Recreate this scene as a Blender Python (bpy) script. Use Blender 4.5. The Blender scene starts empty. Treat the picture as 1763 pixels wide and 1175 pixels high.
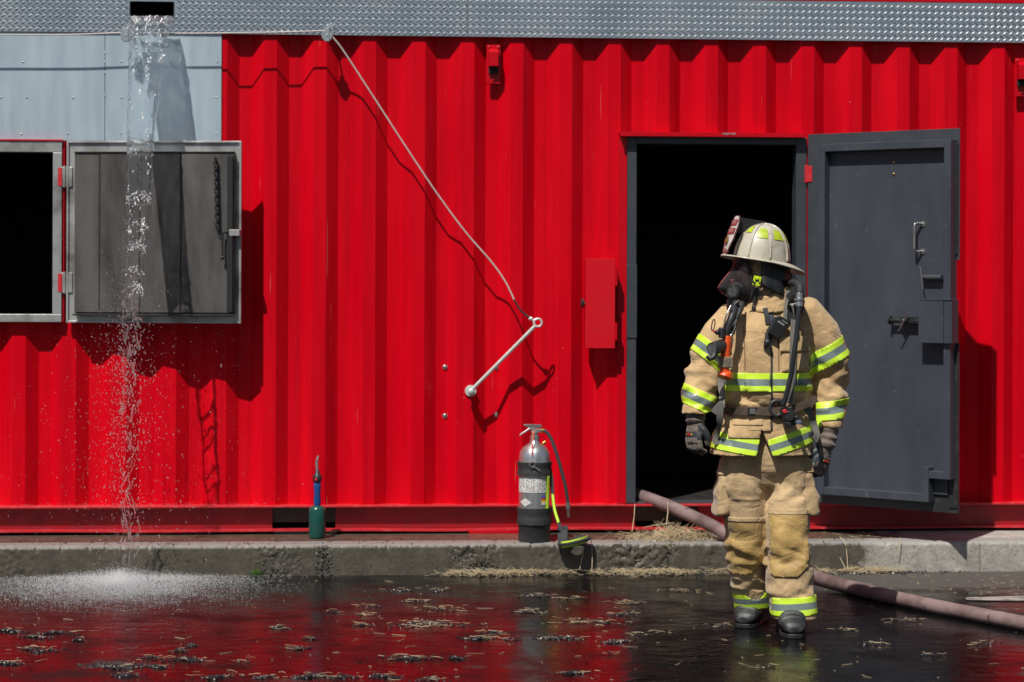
import bpy, bmesh, math, random
import numpy as np
from mathutils import Vector, Matrix, noise
from mathutils.bvhtree import BVHTree

random.seed(7); np.random.seed(7)
S = bpy.context.scene
COL = S.collection

# ---------------------------------------------------------------- camera, sky, sun, exposure
F_PX, CX, HY = 3978.0, 881.5, 470.0            # photograph pixels
YAW, ROLL = math.radians(4.3), 0.0035
CAM = Vector((-0.977, -13.0, 1.63))
FWD = Vector((math.sin(YAW), math.cos(YAW), 0))
RGT = Vector((math.cos(YAW), -math.sin(YAW), 0))
UPV = Vector((0, 0, 1))
RR = RGT * math.cos(ROLL) + UPV * math.sin(ROLL)
UR = UPV * math.cos(ROLL) - RGT * math.sin(ROLL)
cd = bpy.data.cameras.new('camera'); cam = bpy.data.objects.new('camera', cd); COL.objects.link(cam)
cd.sensor_width = 36; cd.lens = F_PX / 1763 * 36; cd.sensor_fit = 'HORIZONTAL'
cd.shift_y = -(587.5 - HY) / 1763
cd.clip_start = 0.1; cd.clip_end = 2000
cam.matrix_world = Matrix((
    (RR.x, UR.x, -FWD.x, CAM.x), (RR.y, UR.y, -FWD.y, CAM.y), (RR.z, UR.z, -FWD.z, CAM.z), (0, 0, 0, 1)))
cd.dof.use_dof = True; cd.dof.focus_distance = 10.5; cd.dof.aperture_fstop = 3.2
S.camera = cam

SUN = Vector((-0.585, -1.0, 1.77)).normalized()
world = bpy.data.worlds.new("World"); S.world = world; world.use_nodes = True
wn = world.node_tree; bg = wn.nodes['Background']
sky = wn.nodes.new('ShaderNodeTexSky'); sky.sky_type = 'NISHITA'; sky.sun_disc = False
sky.sun_elevation = math.asin(SUN.z); sky.sun_rotation = math.atan2(SUN.x, SUN.y)
sky.air_density = 1.0; sky.dust_density = 1.5
wn.links.new(sky.outputs[0], bg.inputs[0]); bg.inputs[1].default_value = 0.05
sl = bpy.data.lights.new('sun', 'SUN'); sl.energy = 5.0; sl.angle = math.radians(0.5); sl.color = (1, .965, .9)
so = bpy.data.objects.new('sun', sl); COL.objects.link(so)
so.rotation_euler = SUN.to_track_quat('Z', 'Y').to_euler(); so.location = SUN * 20
S.view_settings.view_transform = 'Standard'; S.view_settings.look = 'None'
S.view_settings.gamma = 1; S.view_settings.exposure = -0.06
S.cycles.max_bounces = 8; S.cycles.transparent_max_bounces = 16; S.cycles.transmission_bounces = 6
S.cycles.sample_clamp_indirect = 6

# ---------------------------------------------------------------- where a point of the photo lies in the place
def ray(px, py):
    return FWD + RR * ((px - CX) / F_PX) + UR * ((HY - py) / F_PX)
def hit(px, py, p0, n):
    r = ray(px, py); p0 = Vector(p0); n = Vector(n)
    return CAM + r * ((p0 - CAM).dot(n) / r.dot(n))
def W(px, py, y=0.0): return hit(px, py, (0, y, 0), (0, 1, 0))
def G(px, py, z=0.0): return hit(px, py, (0, 0, z), (0, 0, 1))
def wx(px, y=0.0, py=470): return W(px, py, y).x
def wz(py, px=881, y=0.0): return W(px, py, y).z

# ---------------------------------------------------------------- mesh building
class MB:
    def __init__(s): s.v = []; s.f = []; s.m = []; s.mi = 0
    def add(s, vs, fs, M=None):
        o = len(s.v)
        s.v += [tuple(M @ Vector(v)) if M else tuple(v) for v in vs]
        s.f += [tuple(i + o for i in f) for f in fs]; s.m += [s.mi] * len(fs)
        return s
    def box(s, x0, x1, y0, y1, z0, z1, M=None):
        v = [(x, y, z) for x in (x0, x1) for y in (y0, y1) for z in (z0, z1)]
        return s.add(v, [(0, 1, 3, 2), (4, 6, 7, 5), (0, 4, 5, 1), (2, 3, 7, 6), (0, 2, 6, 4), (1, 5, 7, 3)], M)
    def prism(s, pts, d, M=None):
        """outline pts (3-D) pushed along vector d"""
        n = len(pts); d = Vector(d); v = [Vector(p) for p in pts]; v += [p + d for p in v]
        f = [tuple(range(n)), tuple(range(2 * n - 1, n - 1, -1))]
        f += [(i, i + n, (i + 1) % n + n, (i + 1) % n) for i in range(n)]
        return s.add(v, f, M)
    def tube(s, path, r, n=10, M=None, cap=True, flat=1.0):
        path = [Vector(p) for p in path]; N = len(path)
        rs = r if isinstance(r, (list, tuple)) else [r] * N
        t0 = (path[1] - path[0]).normalized()
        a = t0.orthogonal().normalized()
        vs = []
        for i, p in enumerate(path):
            t = (path[min(i + 1, N - 1)] - path[max(i - 1, 0)]).normalized()
            a = (a - t * a.dot(t)).normalized(); b = t.cross(a)
            for k in range(n):
                q = 2 * math.pi * k / n
                vs.append(p + (a * math.cos(q) + b * math.sin(q) * flat) * rs[i])
        fs = [(i * n + k, i * n + (k + 1) % n, (i + 1) * n + (k + 1) % n, (i + 1) * n + k) for i in range(N - 1) for k in range(n)]
        if cap: fs += [tuple(range(n - 1, -1, -1)), tuple(range((N - 1) * n, N * n))]
        return s.add(vs, fs, M)
    def cyl(s, a, b, r, n=20, M=None, r2=None):
        return s.tube([a, b], [r, r if r2 is None else r2], n, M)
    def lathe(s, prof, c=(0, 0, 0), n=32, M=None, sy=1.0):
        c = Vector(c); vs = []; N = len(prof)
        for r, z in prof:
            for k in range(n):
                q = 2 * math.pi * k / n; vs.append(c + Vector((r * math.cos(q), r * math.sin(q) * sy, z)))
        fs = [(i * n + k, i * n + (k + 1) % n, (i + 1) * n + (k + 1) % n, (i + 1) * n + k) for i in range(N - 1) for k in range(n)]
        fs += [tuple(range(n - 1, -1, -1)), tuple(range((N - 1) * n, N * n))]
        return s.add(vs, fs, M)
    def loft(s, rings, cap=True, M=None):
        n = len(rings[0]); vs = [p for r in rings for p in r]; N = len(rings)
        fs = [(i * n + k, i * n + (k + 1) % n, (i + 1) * n + (k + 1) % n, (i + 1) * n + k) for i in range(N - 1) for k in range(n)]
        if cap: fs += [tuple(range(n - 1, -1, -1)), tuple(range((N - 1) * n, N * n))]
        return s.add(vs, fs, M)
    def grid(s, nx, ny, fn, M=None, back=None):
        vs = [fn(i / nx, j / ny) for j in range(ny + 1) for i in range(nx + 1)]
        fs = [(j * (nx + 1) + i, j * (nx + 1) + i + 1, (j + 1) * (nx + 1) + i + 1, (j + 1) * (nx + 1) + i) for j in range(ny) for i in range(nx)]
        return s.add(vs, fs, M)
    def ball(s, c, rx, ry=None, rz=None, n=14, M=None):
        ry = rx if ry is None else ry; rz = rx if rz is None else rz; c = Vector(c)
        rings = []
        for i in range(1, n):
            t = math.pi * i / n
            rings.append([c + Vector((rx * math.sin(t) * math.cos(2 * math.pi * k / (n + 4)), ry * math.sin(t) * math.sin(2 * math.pi * k / (n + 4)), -rz * math.cos(t))) for k in range(n + 4)])
        return s.loft(rings, True, M)
    def mesh(s, name, mats=()):
        me = bpy.data.meshes.new(name); me.from_pydata(s.v, [], s.f)
        for m in (mats if isinstance(mats, (list, tuple)) else [mats]): me.materials.append(m)
        me.polygons.foreach_set('material_index', s.m)
        me.update(); return me
    def build(s, name, mats, parent=None, smooth=35, bevel=0, seg=2, fix=True):
        me = s.mesh(name, mats)
        if fix:
            bm = bmesh.new(); bm.from_mesh(me); bmesh.ops.recalc_face_normals(bm, faces=bm.faces); bm.to_mesh(me); bm.free()
        return link(name, me, parent, smooth, bevel, seg)

def link(name, me, parent=None, smooth=35, bevel=0, seg=2):
    if smooth:
        me.shade_smooth()
        if smooth < 180: me.set_sharp_from_angle(angle=math.radians(smooth))
    o = bpy.data.objects.new(name, me); COL.objects.link(o)
    if parent:
        o.parent = parent
        if parent.type == 'EMPTY' and not parent.get('_local'):
            o.matrix_parent_inverse = Matrix.Translation(-parent.location)
    if bevel:
        b = o.modifiers.new('bevel', 'BEVEL'); b.width = bevel; b.segments = seg; b.limit_method = 'ANGLE'; b.angle_limit = math.radians(40)
        b.harden_normals = True
    return o

def tag(o, label=None, cat=None, group=None, kind=None):
    if label: o['label'] = label
    if cat: o['category'] = cat
    if group: o['group'] = group
    if kind: o['kind'] = kind
    return o
def thing(name, label, cat, loc, group=None, local=False):
    o = bpy.data.objects.new(name, None); COL.objects.link(o); o.location = Vector(loc); o.empty_display_size = .1
    if local: o['_local'] = 1
    return tag(o, label, cat, group)
def catmull(pts, k=8):
    P = [Vector(p) for p in pts]; P = [P[0] * 2 - P[1]] + P + [P[-1] * 2 - P[-2]]; out = []
    for i in range(1, len(P) - 2):
        for j in range(k):
            t = j / k; a, b, c, d = P[i - 1:i + 3]
            out.append(0.5 * ((2 * b) + (c - a) * t + (2 * a - 5 * b + 4 * c - d) * t * t + (3 * b - a - 3 * c + d) * t ** 3))
    out.append(P[-2]); return out
def nz(x, y=0., z=0.): return noise.noise(Vector((x, y, z)))

# ---------------------------------------------------------------- materials
def mat(name, col, rough=.5, metal=0., col2=None, nscale=6., stretch=(1, 1, 1), lo=.35, hi=.65, bump=0., bscale=150., bdist=.002,
        coat=0., rough2=None, spec=.5, spots=None, spot_scale=60., spot_amt=.5, extra=None):
    m = bpy.data.materials.new(name); m.use_nodes = True; t = m.node_tree; N = t.nodes; L = t.links
    p = N['Principled BSDF']; p.inputs['Base Color'].default_value = (*col, 1); p.inputs['Roughness'].default_value = rough
    p.inputs['Metallic'].default_value = metal; p.inputs['Specular IOR Level'].default_value = spec
    p.inputs['Coat Weight'].default_value = coat; p.inputs['Coat Roughness'].default_value = .08
    tc = N.new('ShaderNodeTexCoord'); mp = N.new('ShaderNodeMapping'); mp.inputs['Scale'].default_value = stretch
    L.new(tc.outputs['Object'], mp.inputs['Vector'])
    src = None
    if col2 or rough2 is not None:
        nt = N.new('ShaderNodeTexNoise'); nt.inputs['Scale'].default_value = nscale; nt.inputs['Detail'].default_value = 8; nt.inputs['Roughness'].default_value = .62
        L.new(mp.outputs[0], nt.inputs['Vector'])
        mr = N.new('ShaderNodeMapRange'); mr.inputs[1].default_value = lo; mr.inputs[2].default_value = hi; L.new(nt.outputs['Fac'], mr.inputs[0])
        if col2:
            mx = N.new('ShaderNodeMix'); mx.data_type = 'RGBA'; mx.inputs[6].default_value = (*col, 1); mx.inputs[7].default_value = (*col2, 1)
            L.new(mr.outputs[0], mx.inputs[0]); src = mx.outputs[2]
        if rough2 is not None:
            r2 = N.new('ShaderNodeMapRange'); r2.inputs[3].default_value = rough; r2.inputs[4].default_value = rough2
            L.new(mr.outputs[0], r2.inputs[0]); L.new(r2.outputs[0], p.inputs['Roughness'])
    if spots:
        n2 = N.new('ShaderNodeTexNoise'); n2.inputs['Scale'].default_value = spot_scale; n2.inputs['Detail'].default_value = 3
        L.new(tc.outputs['Object'], n2.inputs['Vector'])
        m2 = N.new('ShaderNodeMapRange'); m2.inputs[1].default_value = .68; m2.inputs[2].default_value = .74; m2.inputs[4].default_value = spot_amt
        L.new(n2.outputs['Fac'], m2.inputs[0])
        mx2 = N.new('ShaderNodeMix'); mx2.data_type = 'RGBA'; mx2.inputs[7].default_value = (*spots, 1)
        if src: L.new(src, mx2.inputs[6])
        else: mx2.inputs[6].default_value = (*col, 1)
        L.new(m2.outputs[0], mx2.inputs[0]); src = mx2.outputs[2]
    if src: L.new(src, p.inputs['Base Color'])
    if bump:
        nb = N.new('ShaderNodeTexNoise'); nb.inputs['Scale'].default_value = bscale; nb.inputs['Detail'].default_value = 5
        L.new(mp.outputs[0], nb.inputs['Vector'])
        b = N.new('ShaderNodeBump'); b.inputs['Strength'].default_value = bump; b.inputs['Distance'].default_value = bdist
        L.new(nb.outputs['Fac'], b.inputs['Height']); L.new(b.outputs[0], p.inputs['Normal'])
    if extra: extra(m, N, L, p, tc)
    return m

def red_extra(m, N, L, p, tc):
    # rain streaks and chalking down the paint, tiny chips, slight oil-canning
    base = p.inputs['Base Color'].links[0].from_socket
    mp = N.new('ShaderNodeMapping'); mp.inputs['Scale'].default_value = (34, 34, .7); L.new(tc.outputs['Object'], mp.inputs['Vector'])
    n = N.new('ShaderNodeTexNoise'); n.inputs['Scale'].default_value = 1; n.inputs['Detail'].default_value = 4; L.new(mp.outputs[0], n.inputs['Vector'])
    r = N.new('ShaderNodeMapRange'); r.inputs[1].default_value = .6; r.inputs[2].default_value = .82; r.inputs[4].default_value = .30; L.new(n.outputs['Fac'], r.inputs[0])
    mx = N.new('ShaderNodeMix'); mx.data_type = 'RGBA'; mx.inputs[7].default_value = (.70, .022, .045, 1)
    L.new(r.outputs[0], mx.inputs[0]); L.new(base, mx.inputs[6])
    v = N.new('ShaderNodeTexVoronoi'); v.inputs['Scale'].default_value = 16; L.new(tc.outputs['Object'], v.inputs['Vector'])
    n3 = N.new('ShaderNodeTexNoise'); n3.inputs['Scale'].default_value = 2.2; L.new(tc.outputs['Object'], n3.inputs['Vector'])
    th = N.new('ShaderNodeMapRange'); th.inputs[1].default_value = .5; th.inputs[2].default_value = .75; th.inputs[4].default_value = .09; L.new(n3.outputs['Fac'], th.inputs[0])
    lt = N.new('ShaderNodeMath'); lt.operation = 'LESS_THAN'; L.new(v.outputs['Distance'], lt.inputs[0]); L.new(th.outputs[0], lt.inputs[1])
    ml = N.new('ShaderNodeMath'); ml.operation = 'MULTIPLY'; ml.inputs[1].default_value = .55; L.new(lt.outputs[0], ml.inputs[0])
    mx2 = N.new('ShaderNodeMix'); mx2.data_type = 'RGBA'; mx2.inputs[7].default_value = (.72, .35, .3, 1)
    L.new(ml.outputs[0], mx2.inputs[0]); L.new(mx.outputs[2], mx2.inputs[6])
    # dark grime: vertical runs, patchy, denser towards the foot of the sheet
    mg = N.new('ShaderNodeMapping'); mg.inputs['Scale'].default_value = (9, 9, .5); L.new(tc.outputs['Object'], mg.inputs['Vector'])
    ng = N.new('ShaderNodeTexNoise'); ng.inputs['Scale'].default_value = 1; ng.inputs['Detail'].default_value = 7; ng.inputs['Roughness'].default_value = .7; L.new(mg.outputs[0], ng.inputs['Vector'])
    rg = N.new('ShaderNodeMapRange'); rg.inputs[1].default_value = .45; rg.inputs[2].default_value = .78; rg.inputs[4].default_value = .75; L.new(ng.outputs['Fac'], rg.inputs[0])
    mx4 = N.new('ShaderNodeMix'); mx4.data_type = 'RGBA'; mx4.inputs[7].default_value = (.33, .001, .008, 1); L.new(rg.outputs[0], mx4.inputs[0]); L.new(mx2.outputs[2], mx4.inputs[6])
    # long thin scratches
    ms = N.new('ShaderNodeMapping'); ms.inputs['Rotation'].default_value = (0, .35, 0); ms.inputs['Scale'].default_value = (60, 60, 1.6); L.new(tc.outputs['Object'], ms.inputs['Vector'])
    ns = N.new('ShaderNodeTexNoise'); ns.inputs['Scale'].default_value = 1; ns.inputs['Detail'].default_value = 2; L.new(ms.outputs[0], ns.inputs['Vector'])
    rs_ = N.new('ShaderNodeMapRange'); rs_.inputs[1].default_value = .735; rs_.inputs[2].default_value = .76; rs_.inputs[4].default_value = .4; L.new(ns.outputs['Fac'], rs_.inputs[0])
    mx5 = N.new('ShaderNodeMix'); mx5.data_type = 'RGBA'; mx5.inputs[7].default_value = (.75, .25, .22, 1); L.new(rs_.outputs[0], mx5.inputs[0]); L.new(mx4.outputs[2], mx5.inputs[6])
    L.new(mx5.outputs[2], p.inputs['Base Color'])
RED = mat('red_paint', (.60, .0005, .009), .22, col2=(.68, .003, .012), nscale=1.6, stretch=(1, 1, .35), rough2=.32, bump=.12, bscale=3.5, bdist=.02, spec=.12, extra=red_extra)
REDP = mat('red_paint_plain', (.56, .0006, .009), .28, spec=.3, col2=(.50, .002, .01), nscale=14, bump=.1, bscale=80)
REDW = mat('weathered_red_paint', (.42, .004, .010), .35, col2=(.30, .006, .010), nscale=9, rough2=.5, bump=.2, bscale=60, spots=(.45, .2, .17), spot_scale=40)
REDF = mat('faded_red_paint', (.55, .02, .03), .35, col2=(.62, .10, .10), nscale=25, lo=.5, hi=.8)
GALV = mat('galvanised_steel', (.43, .47, .50), .38, .75, col2=(.56, .60, .62), nscale=7, stretch=(1, 1, .2), rough2=.5, bump=.05, bscale=30)
def galv_heat(m, N, L, p, tc): pass
GALVF = mat('heat_stained_steel', (.50, .50, .49), .42, .6, col2=(.10, .085, .075), nscale=4.5, lo=.44, hi=.72, rough2=.6)
PLATE = mat('tread_plate_aluminium', (.40, .47, .53), .33, .8, col2=(.52, .58, .62), nscale=3, rough2=.42)
LUG = mat('tread_lug_aluminium', (.66, .70, .73), .26, .85, col2=(.5, .55, .6), nscale=60)
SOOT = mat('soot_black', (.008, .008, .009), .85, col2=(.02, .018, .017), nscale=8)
SOOTP = mat('sooty_steel', (.135, .125, .12), .48, .3, col2=(.035, .031, .03), nscale=2.6, lo=.38, hi=.72, stretch=(2.2, 1, .6), rough2=.65, bump=.15, bscale=40, spots=(.22, .2, .18), spot_scale=110, spot_amt=.25)
CHAR = mat('charred_black', (.012, .012, .013), .6, bump=.6, bscale=90)
DGREY = mat('dark_grey_paint', (.040, .047, .062), .34, col2=(.060, .068, .084), nscale=3, stretch=(1.5, 1.5, .6), lo=.3, hi=.75, rough2=.55, bump=.1, bscale=12, spots=(.17, .17, .18), spot_scale=30, spot_amt=.35)
DGREY2 = mat('dark_grey_trim', (.042, .048, .058), .36, col2=(.055, .06, .07), nscale=9, rough2=.45)
BLACKM = mat('black_metal', (.012, .013, .015), .42, col2=(.03, .03, .032), nscale=20)
STEEL = mat('bare_steel', (.62, .61, .58), .3, .9, col2=(.45, .44, .42), nscale=40)
WHITEM = mat('galvanised_rod', (.72, .74, .72), .42, .35, col2=(.6, .62, .6), nscale=40)
CHROME = mat('brushed_stainless', (.80, .80, .80), .30, .85, col2=(.5, .5, .5), nscale=30, stretch=(1, 1, .05), rough2=.34)
RUBBER = mat('black_rubber', (.018, .018, .02), .48, col2=(.035, .035, .037), nscale=25, bump=.2, bscale=120)
NYLON = mat('black_nylon', (.022, .022, .025), .7, col2=(.04, .04, .042), nscale=40, bump=.5, bscale=500, bdist=.001)
STRAPG = mat('grey_webbing', (.11, .105, .10), .75, col2=(.17, .16, .14), nscale=20, bump=.5, bscale=400, bdist=.001)
LIME = mat('lime_reflective', (.60, .86, .015), .42, col2=(.66, .92, .10), nscale=30, spec=.5, bump=.15, bscale=200, spots=(.3, .4, .05), spot_scale=35, spot_amt=.35)
SILV = mat('silver_reflective', (.27, .33, .32), .38, .25, col2=(.20, .25, .24), nscale=20, bump=.1, bscale=300)
def cloth_extra(m, N, L, p, tc):
    p.inputs['Sheen Weight'].default_value = .25; p.inputs['Sheen Roughness'].default_value = .5
    w = N.new('ShaderNodeTexNoise'); w.inputs['Scale'].default_value = 26; w.inputs['Detail'].default_value = 6; L.new(tc.outputs['Object'], w.inputs['Vector'])
    old = p.inputs['Normal'].links[0].from_node
    b = N.new('ShaderNodeBump'); b.inputs['Strength'].default_value = .55; b.inputs['Distance'].default_value = .008
    L.new(w.outputs['Fac'], b.inputs['Height']); L.new(old.outputs[0], b.inputs['Normal'])
    # sharp creases: the valleys of a warped noise
    mp = N.new('ShaderNodeMapping'); mp.inputs['Scale'].default_value = (6, 6, 10); L.new(tc.outputs['Object'], mp.inputs['Vector'])
    c = N.new('ShaderNodeTexNoise'); c.inputs['Scale'].default_value = 1; c.inputs['Detail'].default_value = 3; c.inputs['Distortion'].default_value = .8; L.new(mp.outputs[0], c.inputs['Vector'])
    s = N.new('ShaderNodeMath'); s.operation = 'SUBTRACT'; s.inputs[1].default_value = .5; L.new(c.outputs['Fac'], s.inputs[0])
    a = N.new('ShaderNodeMath'); a.operation = 'ABSOLUTE'; L.new(s.outputs[0], a.inputs[0])
    q = N.new('ShaderNodeMapRange'); q.inputs[1].default_value = 0; q.inputs[2].default_value = .12; q.interpolation_type = 'SMOOTHSTEP'; L.new(a.outputs[0], q.inputs[0])
    b2 = N.new('ShaderNodeBump'); b2.inputs['Strength'].default_value = .45; b2.inputs['Distance'].default_value = .004
    L.new(q.outputs[0], b2.inputs['Height']); L.new(b.outputs[0], b2.inputs['Normal']); L.new(b2.outputs[0], p.inputs['Normal'])
    # soot and scuffs in patches
    base = p.inputs['Base Color'].links[0].from_socket
    g = N.new('ShaderNodeTexNoise'); g.inputs['Scale'].default_value = 4.6; g.inputs['Detail'].default_value = 9; g.inputs['Roughness'].default_value = .72; L.new(tc.outputs['Object'], g.inputs['Vector'])
    gr = N.new('ShaderNodeMapRange'); gr.inputs[1].default_value = .46; gr.inputs[2].default_value = .66; gr.inputs[4].default_value = .62; L.new(g.outputs['Fac'], gr.inputs[0])
    mx = N.new('ShaderNodeMix'); mx.data_type = 'RGBA'; mx.blend_type = 'MULTIPLY'; mx.inputs[7].default_value = (.42, .37, .33, 1); L.new(gr.outputs[0], mx.inputs[0]); L.new(base, mx.inputs[6]); L.new(mx.outputs[2], p.inputs['Base Color'])
TAN = mat('tan_turnout_cloth', (.59, .40, .205), .82, col2=(.43, .29, .145), nscale=5, lo=.42, hi=.75, bump=.45, bscale=420, bdist=.0015, spec=.25, spots=(.16, .11, .07), spot_scale=16, spot_amt=.32, extra=cloth_extra)
TAN2 = mat('tan_trouser_cloth', (.58, .41, .225), .84, col2=(.41, .285, .155), nscale=4, lo=.4, hi=.72, bump=.45, bscale=420, bdist=.0015, spec=.25, spots=(.15, .11, .08), spot_scale=13, spot_amt=.4, extra=cloth_extra)
KNEE = mat('yellow_leather_knee', (.50, .325, .10), .62, col2=(.36, .23, .08), nscale=7, lo=.4, hi=.7, bump=.3, bscale=150, spots=(.15, .09, .04), spot_scale=14, spot_amt=.4, extra=cloth_extra)
HOODM = mat('tan_hood_knit', (.36, .25, .16), .85, col2=(.27, .19, .12), nscale=10, bump=.4, bscale=300, extra=cloth_extra)
GLOVET = mat('taupe_suede', (.23, .175, .145), .85, col2=(.13, .10, .085), nscale=14, bump=.5, bscale=180, extra=cloth_extra)
GLOVEB = mat('black_leather', (.022, .027, .032), .5, col2=(.05, .055, .06), nscale=22, bump=.4, bscale=160)
HELM = mat('cream_helmet', (.52, .48, .39), .36, col2=(.27, .235, .18), nscale=11, lo=.48, hi=.74, rough2=.45, spots=(.2, .17, .12), spot_scale=60, spot_amt=.4, coat=.2)
HWHITE = mat('white_leather', (.66, .62, .58), .5, col2=(.45, .4, .36), nscale=30)
HRED = mat('red_leather', (.42, .03, .03), .5, col2=(.2, .03, .03), nscale=60)
GOLD = mat('brass', (.62, .42, .14), .3, .9)
ORANGE = mat('orange_plastic', (.82, .10, .012), .38, col2=(.65, .08, .015), nscale=20)
SKIN = mat('skin', (.42, .22, .15), .55)
CONC = None
GREEN = mat('dark_green_enamel', (.008, .065, .055), .24, col2=(.012, .085, .07), nscale=15, spots=(.2, .25, .25), spot_scale=80)
BLUE = mat('blue_plastic', (.01, .06, .22), .35)
LABELW = mat('white_label', (.72, .72, .7), .45, col2=(.6, .6, .58), nscale=30)
INK = mat('dark_ink', (.06, .06, .07), .6)
INKR = mat('red_ink', (.55, .03, .04), .5); INKB = mat('blue_ink', (.08, .12, .45), .5); INKY = mat('yellow_ink', (.75, .5, .03), .5)
HOSE = mat('stained_hose_jacket', (.11, .068, .066), .72, col2=(.25, .17, .165), nscale=5, lo=.38, hi=.62, bump=.5, bscale=260, spots=(.06, .045, .045), spot_scale=18, spot_amt=.7)
STRAW = mat('straw', (.46, .34, .18), .6, col2=(.68, .56, .36), nscale=14, spots=(.16, .10, .05), spot_scale=9, spot_amt=.8)
ASH = mat('wet_charcoal', (.010, .010, .012), .36, col2=(.03, .03, .034), nscale=50, spec=.7)
ROPEM = mat('grey_cable', (.45, .40, .38), .5, col2=(.6, .55, .52), nscale=80)
LEAFM = mat('weed_green', (.10, .22, .03), .6)

def water_mat(name, rough=0.0, milk=0.0):
    m = bpy.data.materials.new(name); m.use_nodes = True; p = m.node_tree.nodes['Principled BSDF']
    p.inputs['Base Color'].default_value = (.97, .99, 1, 1); p.inputs['Roughness'].default_value = rough
    p.inputs['IOR'].default_value = 1.33; p.inputs['Transmission Weight'].default_value = 1 - milk
    return m
WATER = water_mat('falling_water', .01, .0)
def shadow_mottle(m):  # patchy transparency put in to mottle the sheet's shadow like caustics
    t = m.node_tree; N = t.nodes; L = t.links; p = N['Principled BSDF']; tr = N.new('ShaderNodeBsdfTransparent'); mx = N.new('ShaderNodeMixShader')
    tc = N.new('ShaderNodeTexCoord'); n = N.new('ShaderNodeTexNoise'); n.inputs['Scale'].default_value = 28; n.inputs['Detail'].default_value = 4; L.new(tc.outputs['Object'], n.inputs['Vector'])
    r = N.new('ShaderNodeMapRange'); r.inputs[1].default_value = .4; r.inputs[2].default_value = .62; r.inputs[3].default_value = .0; r.inputs[4].default_value = .5; L.new(n.outputs['Fac'], r.inputs[0])
    L.new(r.outputs[0], mx.inputs[0]); L.new(p.outputs[0], mx.inputs[1]); L.new(tr.outputs[0], mx.inputs[2]); L.new(mx.outputs[0], N['Material Output'].inputs[0])
shadow_mottle(WATER)
DROP = water_mat('water_drops', .04, .12)
SPRAY = mat('white_spray', (.88, .88, .90), .35, spec=.8)
def visor_mat():
    m = bpy.data.materials.new('clear_visor'); m.use_nodes = True; t = m.node_tree; N = t.nodes; L = t.links
    N.remove(N['Principled BSDF']); out = N['Material Output']
    tr = N.new('ShaderNodeBsdfTransparent'); tr.inputs[0].default_value = (.95, .95, .96, 1)
    gl = N.new('ShaderNodeBsdfPrincipled'); gl.inputs['Base Color'].default_value = (.16, .14, .15, 1); gl.inputs['Roughness'].default_value = .05
    mx = N.new('ShaderNodeMixShader'); fr = N.new('ShaderNodeFresnel'); fr.inputs[0].default_value = 1.5
    a = N.new('ShaderNodeMath'); a.inputs[1].default_value = .12; L.new(fr.outputs[0], a.inputs[0])
    L.new(a.outputs[0], mx.inputs[0]); L.new(tr.outputs[0], mx.inputs[1]); L.new(gl.outputs[0], mx.inputs[2]); L.new(mx.outputs[0], out.inputs[0])
    return m
VISOR = visor_mat()

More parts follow.
